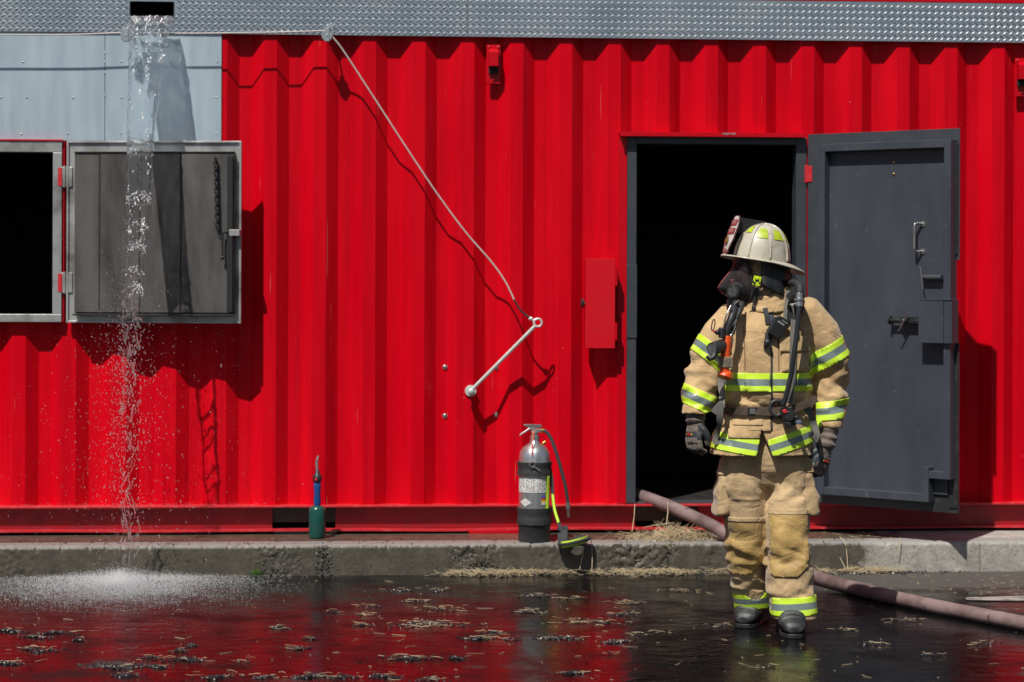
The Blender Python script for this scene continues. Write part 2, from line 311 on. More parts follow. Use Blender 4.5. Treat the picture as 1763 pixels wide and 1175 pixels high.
def ground_mat():
    m = bpy.data.materials.new('wet_asphalt'); m.use_nodes = True; t = m.node_tree; N = t.nodes; L = t.links; p = N['Principled BSDF']
    geo = N.new('ShaderNodeNewGeometry'); sx = N.new('ShaderNodeSeparateXYZ'); L.new(geo.outputs['Position'], sx.inputs[0])
    def rng(sock, a, b, c=0., d=1.):
        r = N.new('ShaderNodeMapRange'); r.interpolation_type = 'SMOOTHSTEP'
        for i, v in enumerate((a, b, c, d)): r.inputs[i + 1].default_value = v
        L.new(sock, r.inputs[0]); return r.outputs[0]
    def mth(op, a, b=None):
        q = N.new('ShaderNodeMath'); q.operation = op; L.new(a, q.inputs[0])
        if b is not None:
            if isinstance(b, (int, float)): q.inputs[1].default_value = b
            else: L.new(b, q.inputs[1])
        return q.outputs[0]
    def noi(scale, det=5, vec=None, rough=.55):
        q = N.new('ShaderNodeTexNoise'); q.inputs['Scale'].default_value = scale; q.inputs['Detail'].default_value = det; q.inputs['Roughness'].default_value = rough
        L.new(vec if vec is not None else geo.outputs['Position'], q.inputs['Vector']); return q.outputs['Fac']
    n1 = noi(1.7, 6)
    # a dry tongue of asphalt on the right, between the kerb and the hose
    yb = mth('ADD', sx.outputs[1], mth('MULTIPLY', n1, .7))
    dry = mth('MULTIPLY', rng(sx.outputs[0], 1.15, 1.75), rng(yb, -1.05, -.75))
    dry2 = mth('MULTIPLY', rng(n1, .62, .72), .55)
    dry = mth('MINIMUM', mth('ADD', dry, dry2), 1)
    grit = noi(240, 3)
    c1 = N.new('ShaderNodeMix'); c1.data_type = 'RGBA'; c1.inputs[6].default_value = (.004, .004, .0045, 1); c1.inputs[7].default_value = (.085, .077, .070, 1); L.new(dry, c1.inputs[0])
    c2 = N.new('ShaderNodeMix'); c2.data_type = 'RGBA'; c2.inputs[7].default_value = (.16, .15, .14, 1)
    L.new(mth('MULTIPLY', rng(grit, .58, .7), mth('MULTIPLY', dry, .6)), c2.inputs[0]); L.new(c1.outputs[2], c2.inputs[6])
    L.new(c2.outputs[2], p.inputs['Base Color'])
    film = noi(3.2, 6)
    r = N.new('ShaderNodeMapRange'); r.inputs[1].default_value = .42; r.inputs[2].default_value = .70; r.inputs[3].default_value = .06; r.inputs[4].default_value = .42
    L.new(film, r.inputs[0])
    L.new(mth('ADD', r.outputs[0], mth('MULTIPLY', dry, .6)), p.inputs['Roughness'])
    p.inputs['IOR'].default_value = 1.33; p.inputs['Specular IOR Level'].default_value = .30
    mp = N.new('ShaderNodeMapping'); mp.inputs['Scale'].default_value = (1, 1.3, 1); L.new(geo.outputs['Position'], mp.inputs['Vector'])
    rip = mth('ADD', mth('MULTIPLY', noi(9, 3, mp.outputs[0]), .9), mth('MULTIPLY', noi(42, 3, mp.outputs[0]), .26))
    g2 = mth('MULTIPLY', noi(190, 3), mth('ADD', mth('MULTIPLY', dry, .5), .04))
    h = mth('ADD', rip, g2)
    b = N.new('ShaderNodeBump'); b.inputs['Strength'].default_value = 1; b.inputs['Distance'].default_value = .0042
    L.new(h, b.inputs['Height']); L.new(b.outputs[0], p.inputs['Normal'])
    return m
ASPH = ground_mat()

def concrete_mat(name, c_wet, c_dry, x_dry, rough_wet):
    m = bpy.data.materials.new(name); m.use_nodes = True; t = m.node_tree; N = t.nodes; L = t.links; p = N['Principled BSDF']
    geo = N.new('ShaderNodeNewGeometry'); sx = N.new('ShaderNodeSeparateXYZ'); L.new(geo.outputs['Position'], sx.inputs[0])
    def noi(scale, det=6, rough=.6):
        q = N.new('ShaderNodeTexNoise'); q.inputs['Scale'].default_value = scale; q.inputs['Detail'].default_value = det; q.inputs['Roughness'].default_value = rough
        L.new(geo.outputs['Position'], q.inputs['Vector']); return q.outputs['Fac']
    n = noi(4); ad = N.new('ShaderNodeMath'); ad.operation = 'MULTIPLY_ADD'; ad.inputs[1].default_value = 1.1; L.new(n, ad.inputs[0]); L.new(sx.outputs[0], ad.inputs[2])
    r = N.new('ShaderNodeMapRange'); r.inputs[1].default_value = x_dry + .5; r.inputs[2].default_value = x_dry + .62; L.new(ad.outputs[0], r.inputs[0])
    mx = N.new('ShaderNodeMix'); mx.data_type = 'RGBA'; mx.inputs[6].default_value = (*c_wet, 1); mx.inputs[7].default_value = (*c_dry, 1); L.new(r.outputs[0], mx.inputs[0])
    v = N.new('ShaderNodeMapRange'); v.inputs[1].default_value = .3; v.inputs[2].default_value = .7; v.inputs[3].default_value = .62; v.inputs[4].default_value = 1.3; L.new(noi(11, 8, .7), v.inputs[0])
    hs = N.new('ShaderNodeHueSaturation'); L.new(mx.outputs[2], hs.inputs['Color']); L.new(v.outputs[0], hs.inputs['Value'])
    sp = N.new('ShaderNodeMapRange'); sp.inputs[1].default_value = .60; sp.inputs[2].default_value = .66; sp.inputs[4].default_value = .55; L.new(noi(95, 2), sp.inputs[0])
    mx2 = N.new('ShaderNodeMix'); mx2.data_type = 'RGBA'; mx2.inputs[7].default_value = (.02, .02, .02, 1); L.new(sp.outputs[0], mx2.inputs[0]); L.new(hs.outputs[0], mx2.inputs[6])
    L.new(mx2.outputs[2], p.inputs['Base Color'])
    rr = N.new('ShaderNodeMapRange'); rr.inputs[3].default_value = rough_wet; rr.inputs[4].default_value = .85; L.new(r.outputs[0], rr.inputs[0]); L.new(rr.outputs[0], p.inputs['Roughness'])
    if name.startswith('kerb'):      # upward faces of the kerb are mixed paler
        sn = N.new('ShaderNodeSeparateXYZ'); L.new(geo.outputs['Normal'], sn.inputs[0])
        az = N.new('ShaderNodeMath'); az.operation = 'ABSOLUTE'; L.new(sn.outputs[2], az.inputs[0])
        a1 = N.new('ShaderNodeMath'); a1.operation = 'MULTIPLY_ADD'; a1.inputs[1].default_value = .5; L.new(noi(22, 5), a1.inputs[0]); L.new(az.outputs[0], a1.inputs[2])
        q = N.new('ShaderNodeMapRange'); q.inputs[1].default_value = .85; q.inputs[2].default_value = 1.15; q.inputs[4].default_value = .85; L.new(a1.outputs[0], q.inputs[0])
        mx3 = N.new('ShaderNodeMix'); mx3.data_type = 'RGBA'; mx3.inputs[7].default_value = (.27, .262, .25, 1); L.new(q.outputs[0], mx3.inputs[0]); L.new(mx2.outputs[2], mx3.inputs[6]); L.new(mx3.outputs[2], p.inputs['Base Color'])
    b = N.new('ShaderNodeBump'); b.inputs['Strength'].default_value = .6; b.inputs['Distance'].default_value = .004; L.new(noi(70, 6, .7), b.inputs['Height']); L.new(b.outputs[0], p.inputs['Normal'])
    return m
KERBM = concrete_mat('kerb_concrete', (.095, .083, .064), (.36, .34, .30), wx(1490, -.55), .42)
SLABM = concrete_mat('slab_concrete', (.13, .10, .075), (.40, .37, .33), wx(1560, -.3), .16)

# ---------------------------------------------------------------- ground, slab, kerb
g = MB(); g.add([(-400, -400, 0), (400, -400, 0), (400, 400, 0), (-400, 400, 0)], [(0, 1, 2, 3)])
tag(g.build('ground', ASPH), kind='structure')
KY, KZ = -0.55, 0.166
random.seed(3)
def rough_patch(x, z):
    """how broken the kerb face is at x (0 sound .. 1 spalled)"""
    s = 0
    for px, w, a in ((820, 52, 1), (1100, 75, .9), (560, 16, .8), (480, 45, .55), (1225, 20, .35), (20, 60, .3), (950, 30, .3)):
        c = wx(px, KY); ww = w / 318.
        s = max(s, a * max(0, 1 - abs(x - c) / ww) ** .6)
    return s
k = MB()
x0, x1 = -7.5, 7.5
def kerbpt(u, v):
    # v: 0 foot -> .7 top edge -> 1 back along the top
    x = x0 + (x1 - x0) * u
    if v < .72: t = v / .72; y = KY; z = t * (KZ - .014)
    else:
        t = (v - .72) / .28; y = KY + .014 + t * .15; z = KZ
        if t < .1: y, z = KY + .007, KZ - .006
    r = rough_patch(x, z)
    n = nz(x * 16, z * 16, 1) * .6 + nz(x * 38, z * 38, 7) * .7 + nz(x * 95, z * 95, 3) * .5
    dep = max(0, n + .25) * .024 * r + (nz(x * 7, z * 7, 4) + nz(x * 60, z * 60, 9) * .5) * .0022
    edge = max(0, (z / KZ - .75) * 4)
    chip = max(0, nz(x * 22, 5, 2) + nz(x * 60, 1, 2) * .5 - .12) * .02 * edge
    for jp in (560, 1152, 1690):
        if abs(x - wx(jp, KY)) < .0045: dep += .012
    y += dep + chip; z -= chip * .5
    return (x, y, z)
k.grid(2300, 30, kerbpt)
tag(k.build('kerb', KERBM, smooth=60, fix=False), kind='structure')
s_ = MB(); s_.box(-7.5, 7.5, KY + .164, 3.2, 0.0, KZ - .003)
tag(s_.build('concrete_slab', SLABM, smooth=0), kind='structure')
pl = MB(); pts = [G(1662, 1029, .004), G(1763, 1026, .004), G(1830, 1029, .004), G(1830, 1036, .004), G(1700, 1034, .004), G(1664, 1033, .004)]
pl.add(pts, [tuple(range(6))])
tag(pl.build('pavement_marking', mat('worn_white_line', (.34, .32, .29), .8, col2=(.12, .11, .1), nscale=12, lo=.45, hi=.6), smooth=0), kind='structure')

# ---------------------------------------------------------------- the container
PITCH = (wx(1738.5) - wx(55)) / 20; XD = wx(55)
CD = .051
C0, C1 = -4.2, 5.6
Z_BOT, Z_TOP = wz(869, 700), wz(58, 700) + .06
DX0, DX1, DZ0, DZ1 = wx(1079), wx(1388), wz(868, 1200), wz(236, 1230)
VX0, VX1, VZ0, VZ1 = -3.9, wx(93), wz(541, 60), wz(262, 60)
cont = thing('shipping_container', 'red corrugated steel training container with an open grey door and a sooty open window', 'training building', (0, 1.2, KZ))
prof = []
kk = math.floor((C0 - XD) / PITCH) - 1
x = XD - .034 + kk * PITCH
while x < C1 + PITCH:
    q = PITCH / .278
    prof += [(x, 0), (x + .068 * q, CD), (x + .138 * q, CD), (x + .206 * q, 0)]
    x += PITCH
def yat(X):
    for a, b in zip(prof, prof[1:]):
        if a[0] <= X <= b[0]: return a[1] + (b[1] - a[1]) * (X - a[0]) / max(1e-9, b[0] - a[0])
    return 0
P2 = [(C0, yat(C0))] + [p for p in prof if C0 < p[0] < C1] + [(X, yat(X)) for X in (DX0, DX1, VX0, VX1)] + [(C1, yat(C1))]
P2.sort()
w = MB()
for (xa, ya), (xb, yb) in zip(P2, P2[1:]):
    if xb - xa < 1e-6: continue
    xm = (xa + xb) / 2; spans = [(Z_BOT, Z_TOP)]
    if DX0 < xm < DX1: spans = [(DZ1, Z_TOP)]
    elif VX0 < xm < VX1: spans = [(Z_BOT, VZ0), (VZ1, Z_TOP)]
    for za, zb in spans:
        w.add([(xa, ya, za), (xb, yb, za), (xb, yb, zb), (xa, ya, zb)], [(0, 1, 2, 3)])
me = w.mesh('corrugated_wall', RED)
bm = bmesh.new(); bm.from_mesh(me); bmesh.ops.remove_doubles(bm, verts=bm.verts, dist=1e-5); bm.to_mesh(me); bm.free()
wall = link('corrugated_wall', me, cont, smooth=0)
sd = wall.modifiers.new('solid', 'SOLIDIFY'); sd.thickness = .002; sd.offset = 1 if False else -1
# interior, roof, ends
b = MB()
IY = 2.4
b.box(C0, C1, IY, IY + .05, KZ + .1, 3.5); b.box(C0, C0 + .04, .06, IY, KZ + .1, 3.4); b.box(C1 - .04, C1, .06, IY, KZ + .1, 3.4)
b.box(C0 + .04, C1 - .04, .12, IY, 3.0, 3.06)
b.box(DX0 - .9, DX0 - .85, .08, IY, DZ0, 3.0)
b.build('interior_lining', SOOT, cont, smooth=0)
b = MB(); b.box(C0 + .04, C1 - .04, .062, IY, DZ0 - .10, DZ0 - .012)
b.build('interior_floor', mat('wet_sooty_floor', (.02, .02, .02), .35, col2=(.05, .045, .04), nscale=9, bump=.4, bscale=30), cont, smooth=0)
# bottom rail: top lip, web, lower lip, with fork pockets
zl, zb = wz(869, 700), wz(912, 700)
FP = [(wx(470), wx(579)), (wx(1096), wx(1205))]
b = MB()
b.box(C0, DX0 - .001, -.028, CD + .01, zl - .012, zl); b.box(DX0, DX1, -.028, .12, zl - .013, zl - .001); b.box(DX1 + .001, C1, -.028, CD + .01, zl - .012, zl)
b.build('rail_top_lip', REDF, cont, smooth=0, bevel=.002)
b = MB()
xs = [C0] + [v for p in FP for v in p] + [C1]
for i in range(0, len(xs), 2): b.box(xs[i], xs[i + 1], .030, .036, zb + .004, zl - .0125)
b.build('bottom_rail', mat('rail_red_paint', (.34, .004, .012), .32, col2=(.22, .006, .012), nscale=6, rough2=.5, bump=.2, bscale=30), cont, smooth=0)
b = MB()
for a_, c_ in FP:
    b.box(a_ - .004, a_, .037, .5, zb + .005, zl - .014); b.box(c_, c_ + .004, .037, .5, zb + .005, zl - .014); b.box(a_, c_, .5, .51, zb + .005, zl - .014)
    b.build('fork_pocket', SOOT, cont, smooth=0); b = MB()
b = MB()
def lipz(X): return zb + nz(X * 1.3) * .006
n = 160
for i in range(n):
    a_ = C0 + (C1 - C0) * i / n; c_ = C0 + (C1 - C0) * (i + 1) / n; za, zc = lipz(a_), lipz(c_)
    b.add([(a_, -.03, za - .005), (c_, -.03, zc - .005), (c_, -.03, zc + .005), (a_, -.03, za + .005), (a_, .035, za + .005), (c_, .035, zc + .005), (a_, .035, za - .005), (c_, .035, zc - .005)],
          [(0, 1, 2, 3), (3, 2, 5, 4), (1, 0, 6, 7)])
b.build('rail_bottom_lip', REDF, cont, smooth=0)
b = MB(); b.box(wx(808), wx(893), -.035, .03, KZ - .002, zb - .006); b.build('foot_plate', REDP, cont, smooth=0)
b = MB(); b.box(C0, C1, .05, 1.6, KZ + .02, zb - .02); b.build('underframe', SOOT, cont, smooth=0)
# upper deck edge: red rail behind/above the tread plate
PZ0, PZ1 = wz(61, 600, -.014), wz(-4, 881, -.014)
HX0, HX1, HZ0, HZ1 = wx(223, -.014), wx(297, -.014), wz(27, 260, -.014), wz(3, 260, -.014)
b = MB(); b.box(C0, HX0 - .01, -.009, .12, PZ0 + .006, PZ1); b.box(HX1 + .01, C1, -.009, .12, PZ0 + .006, PZ1); b.box(HX0 - .009, HX1 + .009, -.009, .12, PZ0 + .006, HZ0 - .006); b.build('top_rail', REDP, cont, smooth=0)
b = MB(); b.box(C0, C1, -.02, .3, PZ1 + .003, PZ1 + .22); b.build('deck_edge', REDP, cont, smooth=0)
b = MB(); b.box(C0, C1, .0, IY + .05, 3.40, 3.46); b.build('roof', REDW, cont, smooth=0)
# tread plate with its raised lugs
HX0, HX1, HZ0, HZ1 = wx(223, -.014), wx(297, -.014), wz(27, 260, -.014), wz(3, 260, -.014)
b = MB()
yy0, yy1 = -.018, -.012
b.box(C0, HX0, yy0, yy1, PZ0, PZ1); b.box(HX1, wx(803), yy0, yy1, PZ0, PZ1); b.box(wx(804), wx(1710), yy0 - .001, yy1, PZ0, PZ1); b.box(wx(1711), C1, yy0, yy1, PZ0, PZ1)
b.box(HX0, HX1, yy0, yy1, PZ0, HZ0); b.box(HX0, HX1, yy0, yy1, HZ1, PZ1)
plate = b.build('tread_plate', PLATE, cont, smooth=0)
b = MB(); p_ = .0365
nx = int((6.4) / p_); nr = int((PZ1 - PZ0) / p_) + 1
for i in range(nx):
    for j in range(nr):
        for s in (0, 1):
            cx = -3.2 + i * p_ + s * p_ / 2; cz = PZ0 + .014 + j * p_ + s * p_ / 2
            if cz > PZ1 - .01 or (HX0 - .015 < cx < HX1 + .015 and cz > HZ0 - .01): continue
            ang = math.radians(38 if s == 0 else -38 + 180); ca, sa = math.cos(ang), math.sin(ang)
            l_, w_, h_ = .0150, .0042, .0038
            vs = []
            for (lx, lz, hh) in ((-l_, 0, 0), (-.5 * l_, w_, 0), (.5 * l_, w_, 0), (l_, 0, 0), (.5 * l_, -w_, 0), (-.5 * l_, -w_, 0), (-.45 * l_, 0, h_), (.45 * l_, 0, h_)):
                vs.append((cx + lx * ca - lz * sa, yy0 - .0011 - hh, cz + lx * sa + lz * ca))
            b.add(vs, [(0, 6, 5), (0, 1, 6), (1, 2, 7, 6), (2, 3, 7), (3, 4, 7), (4, 5, 6, 7)])
b.build('tread_lugs', LUG, plate, smooth=60)
# scupper the water leaves by
b = MB()
b.box(HX0 - .004, HX0, -.0225, .25, HZ0 - .004, HZ1); b.box(HX1, HX1 + .004, -.0225, .25, HZ0 - .004, HZ1); b.box(HX0, HX1, -.0225, .25, HZ0 - .004, HZ0); b.box(HX0, HX1, .25, .26, HZ0, HZ1)
b.build('drain_spout', SOOT, cont, smooth=0)
# pale metal cladding over the window
SX1, SZ0, SZ1 = wx(380, -.006), wz(243, 200, -.006), PZ0 - .001
b = MB(); b.box(C0, wx(179, -.006), -.008, -.004, SZ0, SZ1); b.box(wx(180, -.006), SX1, -.0085, -.004, SZ0, SZ1)
clad = b.build('metal_cladding', mat('cladding_aluminium', (.44, .55, .62), .42, .45, col2=(.50, .61, .67), nscale=2.5, stretch=(6, 1, .8), rough2=.52, bump=.04, bscale=5, spots=(.7, .72, .72), spot_scale=60, spot_amt=.3), cont, smooth=0)
for (px, py) in ((40, 107), (126, 169), (209, 107), (209, 169), (180, 107), (180, 126), (181, 165), (294, 107), (374, 107), (372, 168), (37, 231), (117, 230), (208, 230), (294, 230), (372, 230), (181, 91), (2, 168), (46, 168)):
    b = MB(); c = W(px, py, -.009); b.ball(c, .0052, .003, .0052, 8); b.build('rivet', STEEL, clad)
# window surround
b = MB(); y0, y1 = -.045, .05
a0, a1, c0, c1 = VX0 - .04, wx(106, y0), wz(555, 60, y0), wz(243, 60, y0)
b.box(a0, a1, y0, y1, wz(263, 60), c1); b.box(a0, a1, y0, y1, c0, wz(541, 60)); b.box(wx(92), a1, y0, y1, wz(541, 60) + .0005, wz(263, 60) - .0005)
wf = b.build('window_frame', GALVF, cont, smooth=0, bevel=.003)
b = MB(); b.box(a0, a1 + .004, y0 - .006, .0, c1 + .0005, c1 + .008); b.box(a1 + .001, a1 + .012, -.03, 0, c0, c1)
b.build('frame_edging', REDP, wf, smooth=0)
# window shutter: local frame (u along the leaf, n towards the viewer, z)
def leaf_frame(px, ang, yh):
    h = Vector((wx(px, yh), yh, 0)); d = Vector((math.cos(ang), math.sin(ang), 0)); nn = Vector((d.y, -d.x, 0))
    if nn.y > 0: nn = -nn
    M = Matrix(((d.x, nn.x, 0, h.x), (d.y, nn.y, 0, h.y), (0, 0, 1, 0), (0, 0, 0, 1)))
    def f(px_, py_, off=0):
        p = hit(px_, py_, h + nn * off, nn) - h
        return p.dot(d), p.z
    return M, f
MS, fs = leaf_frame(114, math.radians(-8.5), -.035)
u0, zt = fs(116, 244); u1, zt2 = fs(417, 243); _, zbm = fs(116, 556); _, zbm2 = fs(417, 557)
zt = (zt + zt2) / 2; zbm = (zbm + zbm2) / 2
iu0, iz1 = fs(130, 263, .02); iu1, iz0 = fs(404, 541, .02)
b = MB(); b.box(u0, u1, -.004, .004, zbm, zt, MS); b.box(u1 - .012, u1, .004, .022, zbm, zt, MS)
b.box(u0, u0 + .012, .004, .016, zbm, zt, MS); b.box(u0 + .012, u1 - .012, .004, .016, zt - .01, zt, MS); b.box(u0 + .012, u1 - .012, .004, .016, zbm, zbm + .01, MS)
sh = b.build('window_shutter', GALVF, cont, smooth=0, bevel=.0015)
b = MB(); edges = [130, 172, 241, 312, 404]
us = [fs(e, 400, .05)[0] for e in edges]
b.box(iu0, iu1, .005, .035, iz0, iz1, MS)
for a_, c_ in zip(us, us[1:]):
    off = .05 + random.uniform(-.003, .003)
    b.box(a_ + .001, c_ - .001, .036, off, iz0 + .006, iz1 - .004, MS)
    mid = (a_ + c_) / 2
    b.box(c_ - .010, c_ - .005, off + .0005, off + .005, iz0 + .01, iz1 - .01, MS)
b.build('insulated_panel', SOOTP, sh, smooth=0, bevel=.004)
b = MB(); b.box(iu0 - .004, iu1 + .006, .036, .060, iz0 - .012, iz0 - .002, MS); b.box(iu0, iu1 + .004, .036, .056, iz1 - .003, iz1 + .004, MS)
b.box(iu1 - .035, iu1 - .004, .058, .066, iz0 + .01, iz1 - .02, MS)  # dark strip put in for the shading along the panel's right side
b.build('panel_edge', CHAR, sh, smooth=0, bevel=.002)
b = MB()
ua, za = fs(384, 401, .07); ub, zb2 = fs(411, 401, .07); uc, zc2 = fs(384, 444, .07)
b.tube(catmull([(ub - .03, .03, za), (ua + .02, .075, za), (ua, .08, za - .008), (uc, .08, zc2), (uc - .004, .084, zc2 - .004)], 6), .0055, 8, MS); b.ball((uc, .082, zc2), .010, n=8, M=MS)
b.build('latch_rod', BLACKM, sh)
b = MB(); b.box(ub - .055, ub + .004, .025, .068, za - .017, za + .017, MS); b.build('latch_plate', GALVF, sh, smooth=0, bevel=.002)
for py in (305, 487):
    ua, za = fs(117, py)
    b = MB(); b.box(ua - .055, ua + .028, .006, .013, za - .055, za + .055, MS); b.cyl((ua - .016, .012, za - .06), (ua - .016, .012, za + .06), .009, 12, MS)
    b.build('hinge', GALVF, sh, smooth=30, bevel=.002)
    b = MB(); b.box(ua - .052, ua - .030, .014, .018, za - .05, za + .05, MS); b.build('hinge_leaf', REDF, sh, smooth=0)
# chain hanging on the shutter
tc_ = MS @ Vector((fs(371, 272, .07)[0], .066, fs(371, 272, .07)[1]))
ch = thing('chain', 'short sooty black chain hanging down the shutter beside its latch', 'chain', tc_)
b = MB(); nlink = 17; zc0 = tc_.z; zc1 = fs(373, 398, .07)[1]; dz = (zc0 - zc1) / nlink
for i in range(nlink):
    c = Vector((tc_.x + i * .0008, tc_.y - .008, zc0 - (i + .5) * dz)); pts = []
    ax = Vector((1, 0, 0)) if i % 2 else Vector((.45, -.9, 0))
    for q in range(13):
        a = 2 * math.pi * q / 12; pts.append(c + ax * math.cos(a) * .010 + Vector((0, 0, 1)) * math.sin(a) * dz * .78)
    b.tube(pts, .0034, 6)
b.build('chain_links', CHAR, ch, smooth=80)
b = MB(); b.cyl((tc_.x, tc_.y + .014, zc0), (tc_.x, tc_.y - .022, zc0), .0045, 8); b.build('chain_peg', CHAR, ch)

# door frame
b = MB(); y0, y1 = -.020, .10
jl0, jl1, jr0, jr1 = wx(1079), wx(1095), wx(1369), wx(1387)
zt_ = wz(236, 1230); zi = wz(249, 1230); zs = wz(866, 1200)
b.box(jl0, jl1, y0, y1, zs, zt_); b.box(jr0, jr1, y0, y1, zs, zt_); b.box(jl1 + .0005, jr0 - .0005, y0, y1, zi, zt_)
b.box(jl1 + .0005, jr0 - .0005, y0 + .02, y1, zs - .010, zs + .008)
dfm = b.build('door_frame', DGREY2, cont, smooth=0, bevel=.003)
b = MB(); b.box(jl0 - .002, jl1 + .003, y0 - .006, y0 - .001, wz(582, 1090), wz(456, 1090)); b.build('strike_plate', DGREY2, dfm, smooth=0, bevel=.002)
b = MB(); b.box(wx(1063), jl0 - .001, -.010, .04, zs, zt_); b.box(jr1 + .001, wx(1389.5), -.012, .04, zs, zt_)
b.build('door_surround', REDP, cont, smooth=0, bevel=.002)
b = MB(); z_ = wz(233, 1230); b.box(wx(1066, -.05), wx(1385, -.05), -.07, -.0, z_ + .004, z_ + .010); b.box(wx(1066, -.05), wx(1385, -.05), -.07, -.064, z_ - .014, z_ + .004)
lin = b.build('drip_lintel', REDP, cont, smooth=0, bevel=.0015)
b = MB()
for i in range(6): b.box(wx(1243 + i * 4, -.07), wx(1245.5 + i * 4, -.07), -.0725, -.0705, z_ + .001 + random.uniform(-.003, .003), z_ + .009)
b.build('scraped_paint', GALV, lin, smooth=0)
# open door leaf
MD, fd = leaf_frame(1391, math.radians(-44), -.03)
u0, zt = fd(1391, 232); u1, zt2 = fd(1653, 221); _, zb1 = fd(1391, 862); _, zb2 = fd(1653, 887)
ZT = (zt + zt2) / 2; ZB = (zb1 + zb2) / 2
_, zc_a = fd(1650, 448); _, zc_b = fd(1650, 590)
TH = .075
bu0, bz1 = fd(1409, 249, TH); bu1, bz0 = fd(1635, 868, TH)
b = MB(); ur = u1 - .045
b.box(0, ur, -.004, .004, ZB, ZT, MD); b.box(ur, u1, -.004, .004, zc_a, ZT, MD); b.box(ur, u1, -.004, .004, ZB, zc_b, MD)
door = b.build('door', DGREY2, cont, smooth=0, bevel=.0015)
door['label'] = 'dark grey steel door swung open outwards'
nu0, nz1 = fd(1587, 818, TH)
b = MB(); rw = .042
pu0, pu1, pz0, pz1 = bu0 + rw, bu1 - rw, bz0 + rw, bz1 - rw
b.box(bu0, bu0 + rw, .0045, TH, bz0, bz1, MD); b.box(bu1 - rw, bu1, .0045, TH, bz0 + .13, bz1, MD)
b.box(bu0 + rw + .0003, bu1 - rw - .0003, .0045, TH, bz1 - rw, bz1, MD); b.box(bu0 + rw + .0003, bu1 - .13, .0045, TH - .001, bz0, bz0 + rw, MD)
b.box(bu1 - .17, bu1 - .13 - .0003, .0045, TH, bz0 + .0, bz0 + .19, MD); b.box(bu1 - .13, bu1 - rw - .0003, .0045, TH - .001, bz0 + .13, bz0 + .17, MD)
b.build('box_frame', DGREY, door, smooth=0, bevel=.0025)
b = MB(); b.box(pu0, pu1, .0045, .022, pz0, pz1, MD); b.build('door_panel', DGREY, door, smooth=0)
b = MB(); b.box(bu1 - .129, u1, .005, .010, ZB, bz0 + .12, MD); b.box(u1 - .05, u1 - .001, .005, .018, ZB + .03, zc_b - .03, MD); b.build('corner_plate', mat('scuffed_black', (.02, .021, .023), .5, col2=(.07, .065, .06), nscale=20, lo=.5, hi=.8), door, smooth=0, bevel=.002)
b = MB(); b.box(u1 - .05, u1 - .006, .005, .016, zc_a + .03, ZT - .08, MD); b.build('rubber_seal', RUBBER, door, smooth=0, bevel=.006)
# pull handle
ha, hz = fd(1577, 386, .05); _, hz2 = fd(1577, 433, .05)
b = MB(); b.tube(catmull([(ha + .03, .022, hz), (ha + .005, .055, hz + .002), (ha, .066, hz - .012), (ha, .066, (hz + hz2) / 2), (ha, .066, hz2 + .012), (ha + .005, .055, hz2 - .002), (ha + .03, .022, hz2)], 7), .0075, 12, MD)
for z in (hz, hz2): b.cyl((ha + .03, .0222, z), (ha + .03, .028, z), .015, 14, MD)
b.build('door_handle', STEEL, door)
for py in (280, 300):
    b = MB(); ua, za = fd(1539, py, .022); b.ball((ua, .024, za), .008, .006, .008, 8, MD); b.build('door_bolt', GOLD, door)
b = MB(); ua, za = fd(1587, 478, .05); ub, _ = fd(1618, 478, .05)
b.cyl((ua, .045, za), (ub + .01, .045, za), .015, 16, MD); b.build('slide_bolt', DGREY2, door)
b = MB(); p1 = fd(1584, 458, .07); p2 = fd(1589, 498, .07); b.cyl((p1[0], .07, p1[1]), (p2[0], .07, p2[1]), .0038, 8, MD); b.build('bolt_pin', STEEL, door)
lu0, lz1 = fd(1581, 517, .1); lu1, lz0 = fd(1638, 592, .1)
b = MB(); b.box(lu0, lu1 - .05, .023, .10, lz0, lz1, MD); b.box(lu1 - .048, lu1, .023, .098, lz0, lz1, MD); b.box(lu0 - .002, lu1, .023, .103, lz1 + .0005, lz1 + .006, MD)
b.build('lock_box', DGREY, door, smooth=0, bevel=.002)
b = MB(); ua, za = fd(1535, 552, .05); b.cyl((ua, .055, za), (lu0, .055, za), .013, 14, MD); b.box(ua + .06, lu0, .04, .066, za - .012, za + .02, MD); b.cyl((ua, .055, za), (ua - .008, .055, za), .024, 16, MD)
b.ball((ua + .085, .068, za - .002), .016, n=10, M=MD)
b.build('latch_barrel', BLACKM, door)
b = MB(); p1 = fd(1565, 539, .08); p2 = fd(1547, 571, .08); b.cyl((p1[0], .082, p1[1]), (p2[0], .082, p2[1]), .004, 8, MD); b.build('latch_lever', STEEL, door)
for py in (300, 700):
    _, za = fd(1392, py)
    b = MB(); b.cyl((-.012, .0, za - .05), (-.012, .0, za + .05), .011, 12, MD); b.box(-.012, .03, .004, .009, za - .045, za + .045, MD); b.build('hinge', REDF, door, bevel=.0015)

# bolts in the wall
for i, (px, py) in enumerate(((766, 632), (766, 716), (855, 714), (855, 633))):
    X = wx(px); b = MB(); c = W(px, py, yat(X)); b.ball((c.x, c.y - .002, c.z), .0125, .010, .0125, 12); b.cyl((c.x, c.y, c.z), (c.x, c.y - .003, c.z), .016, 6)
    b.build('wall_bolt', STEEL, cont)

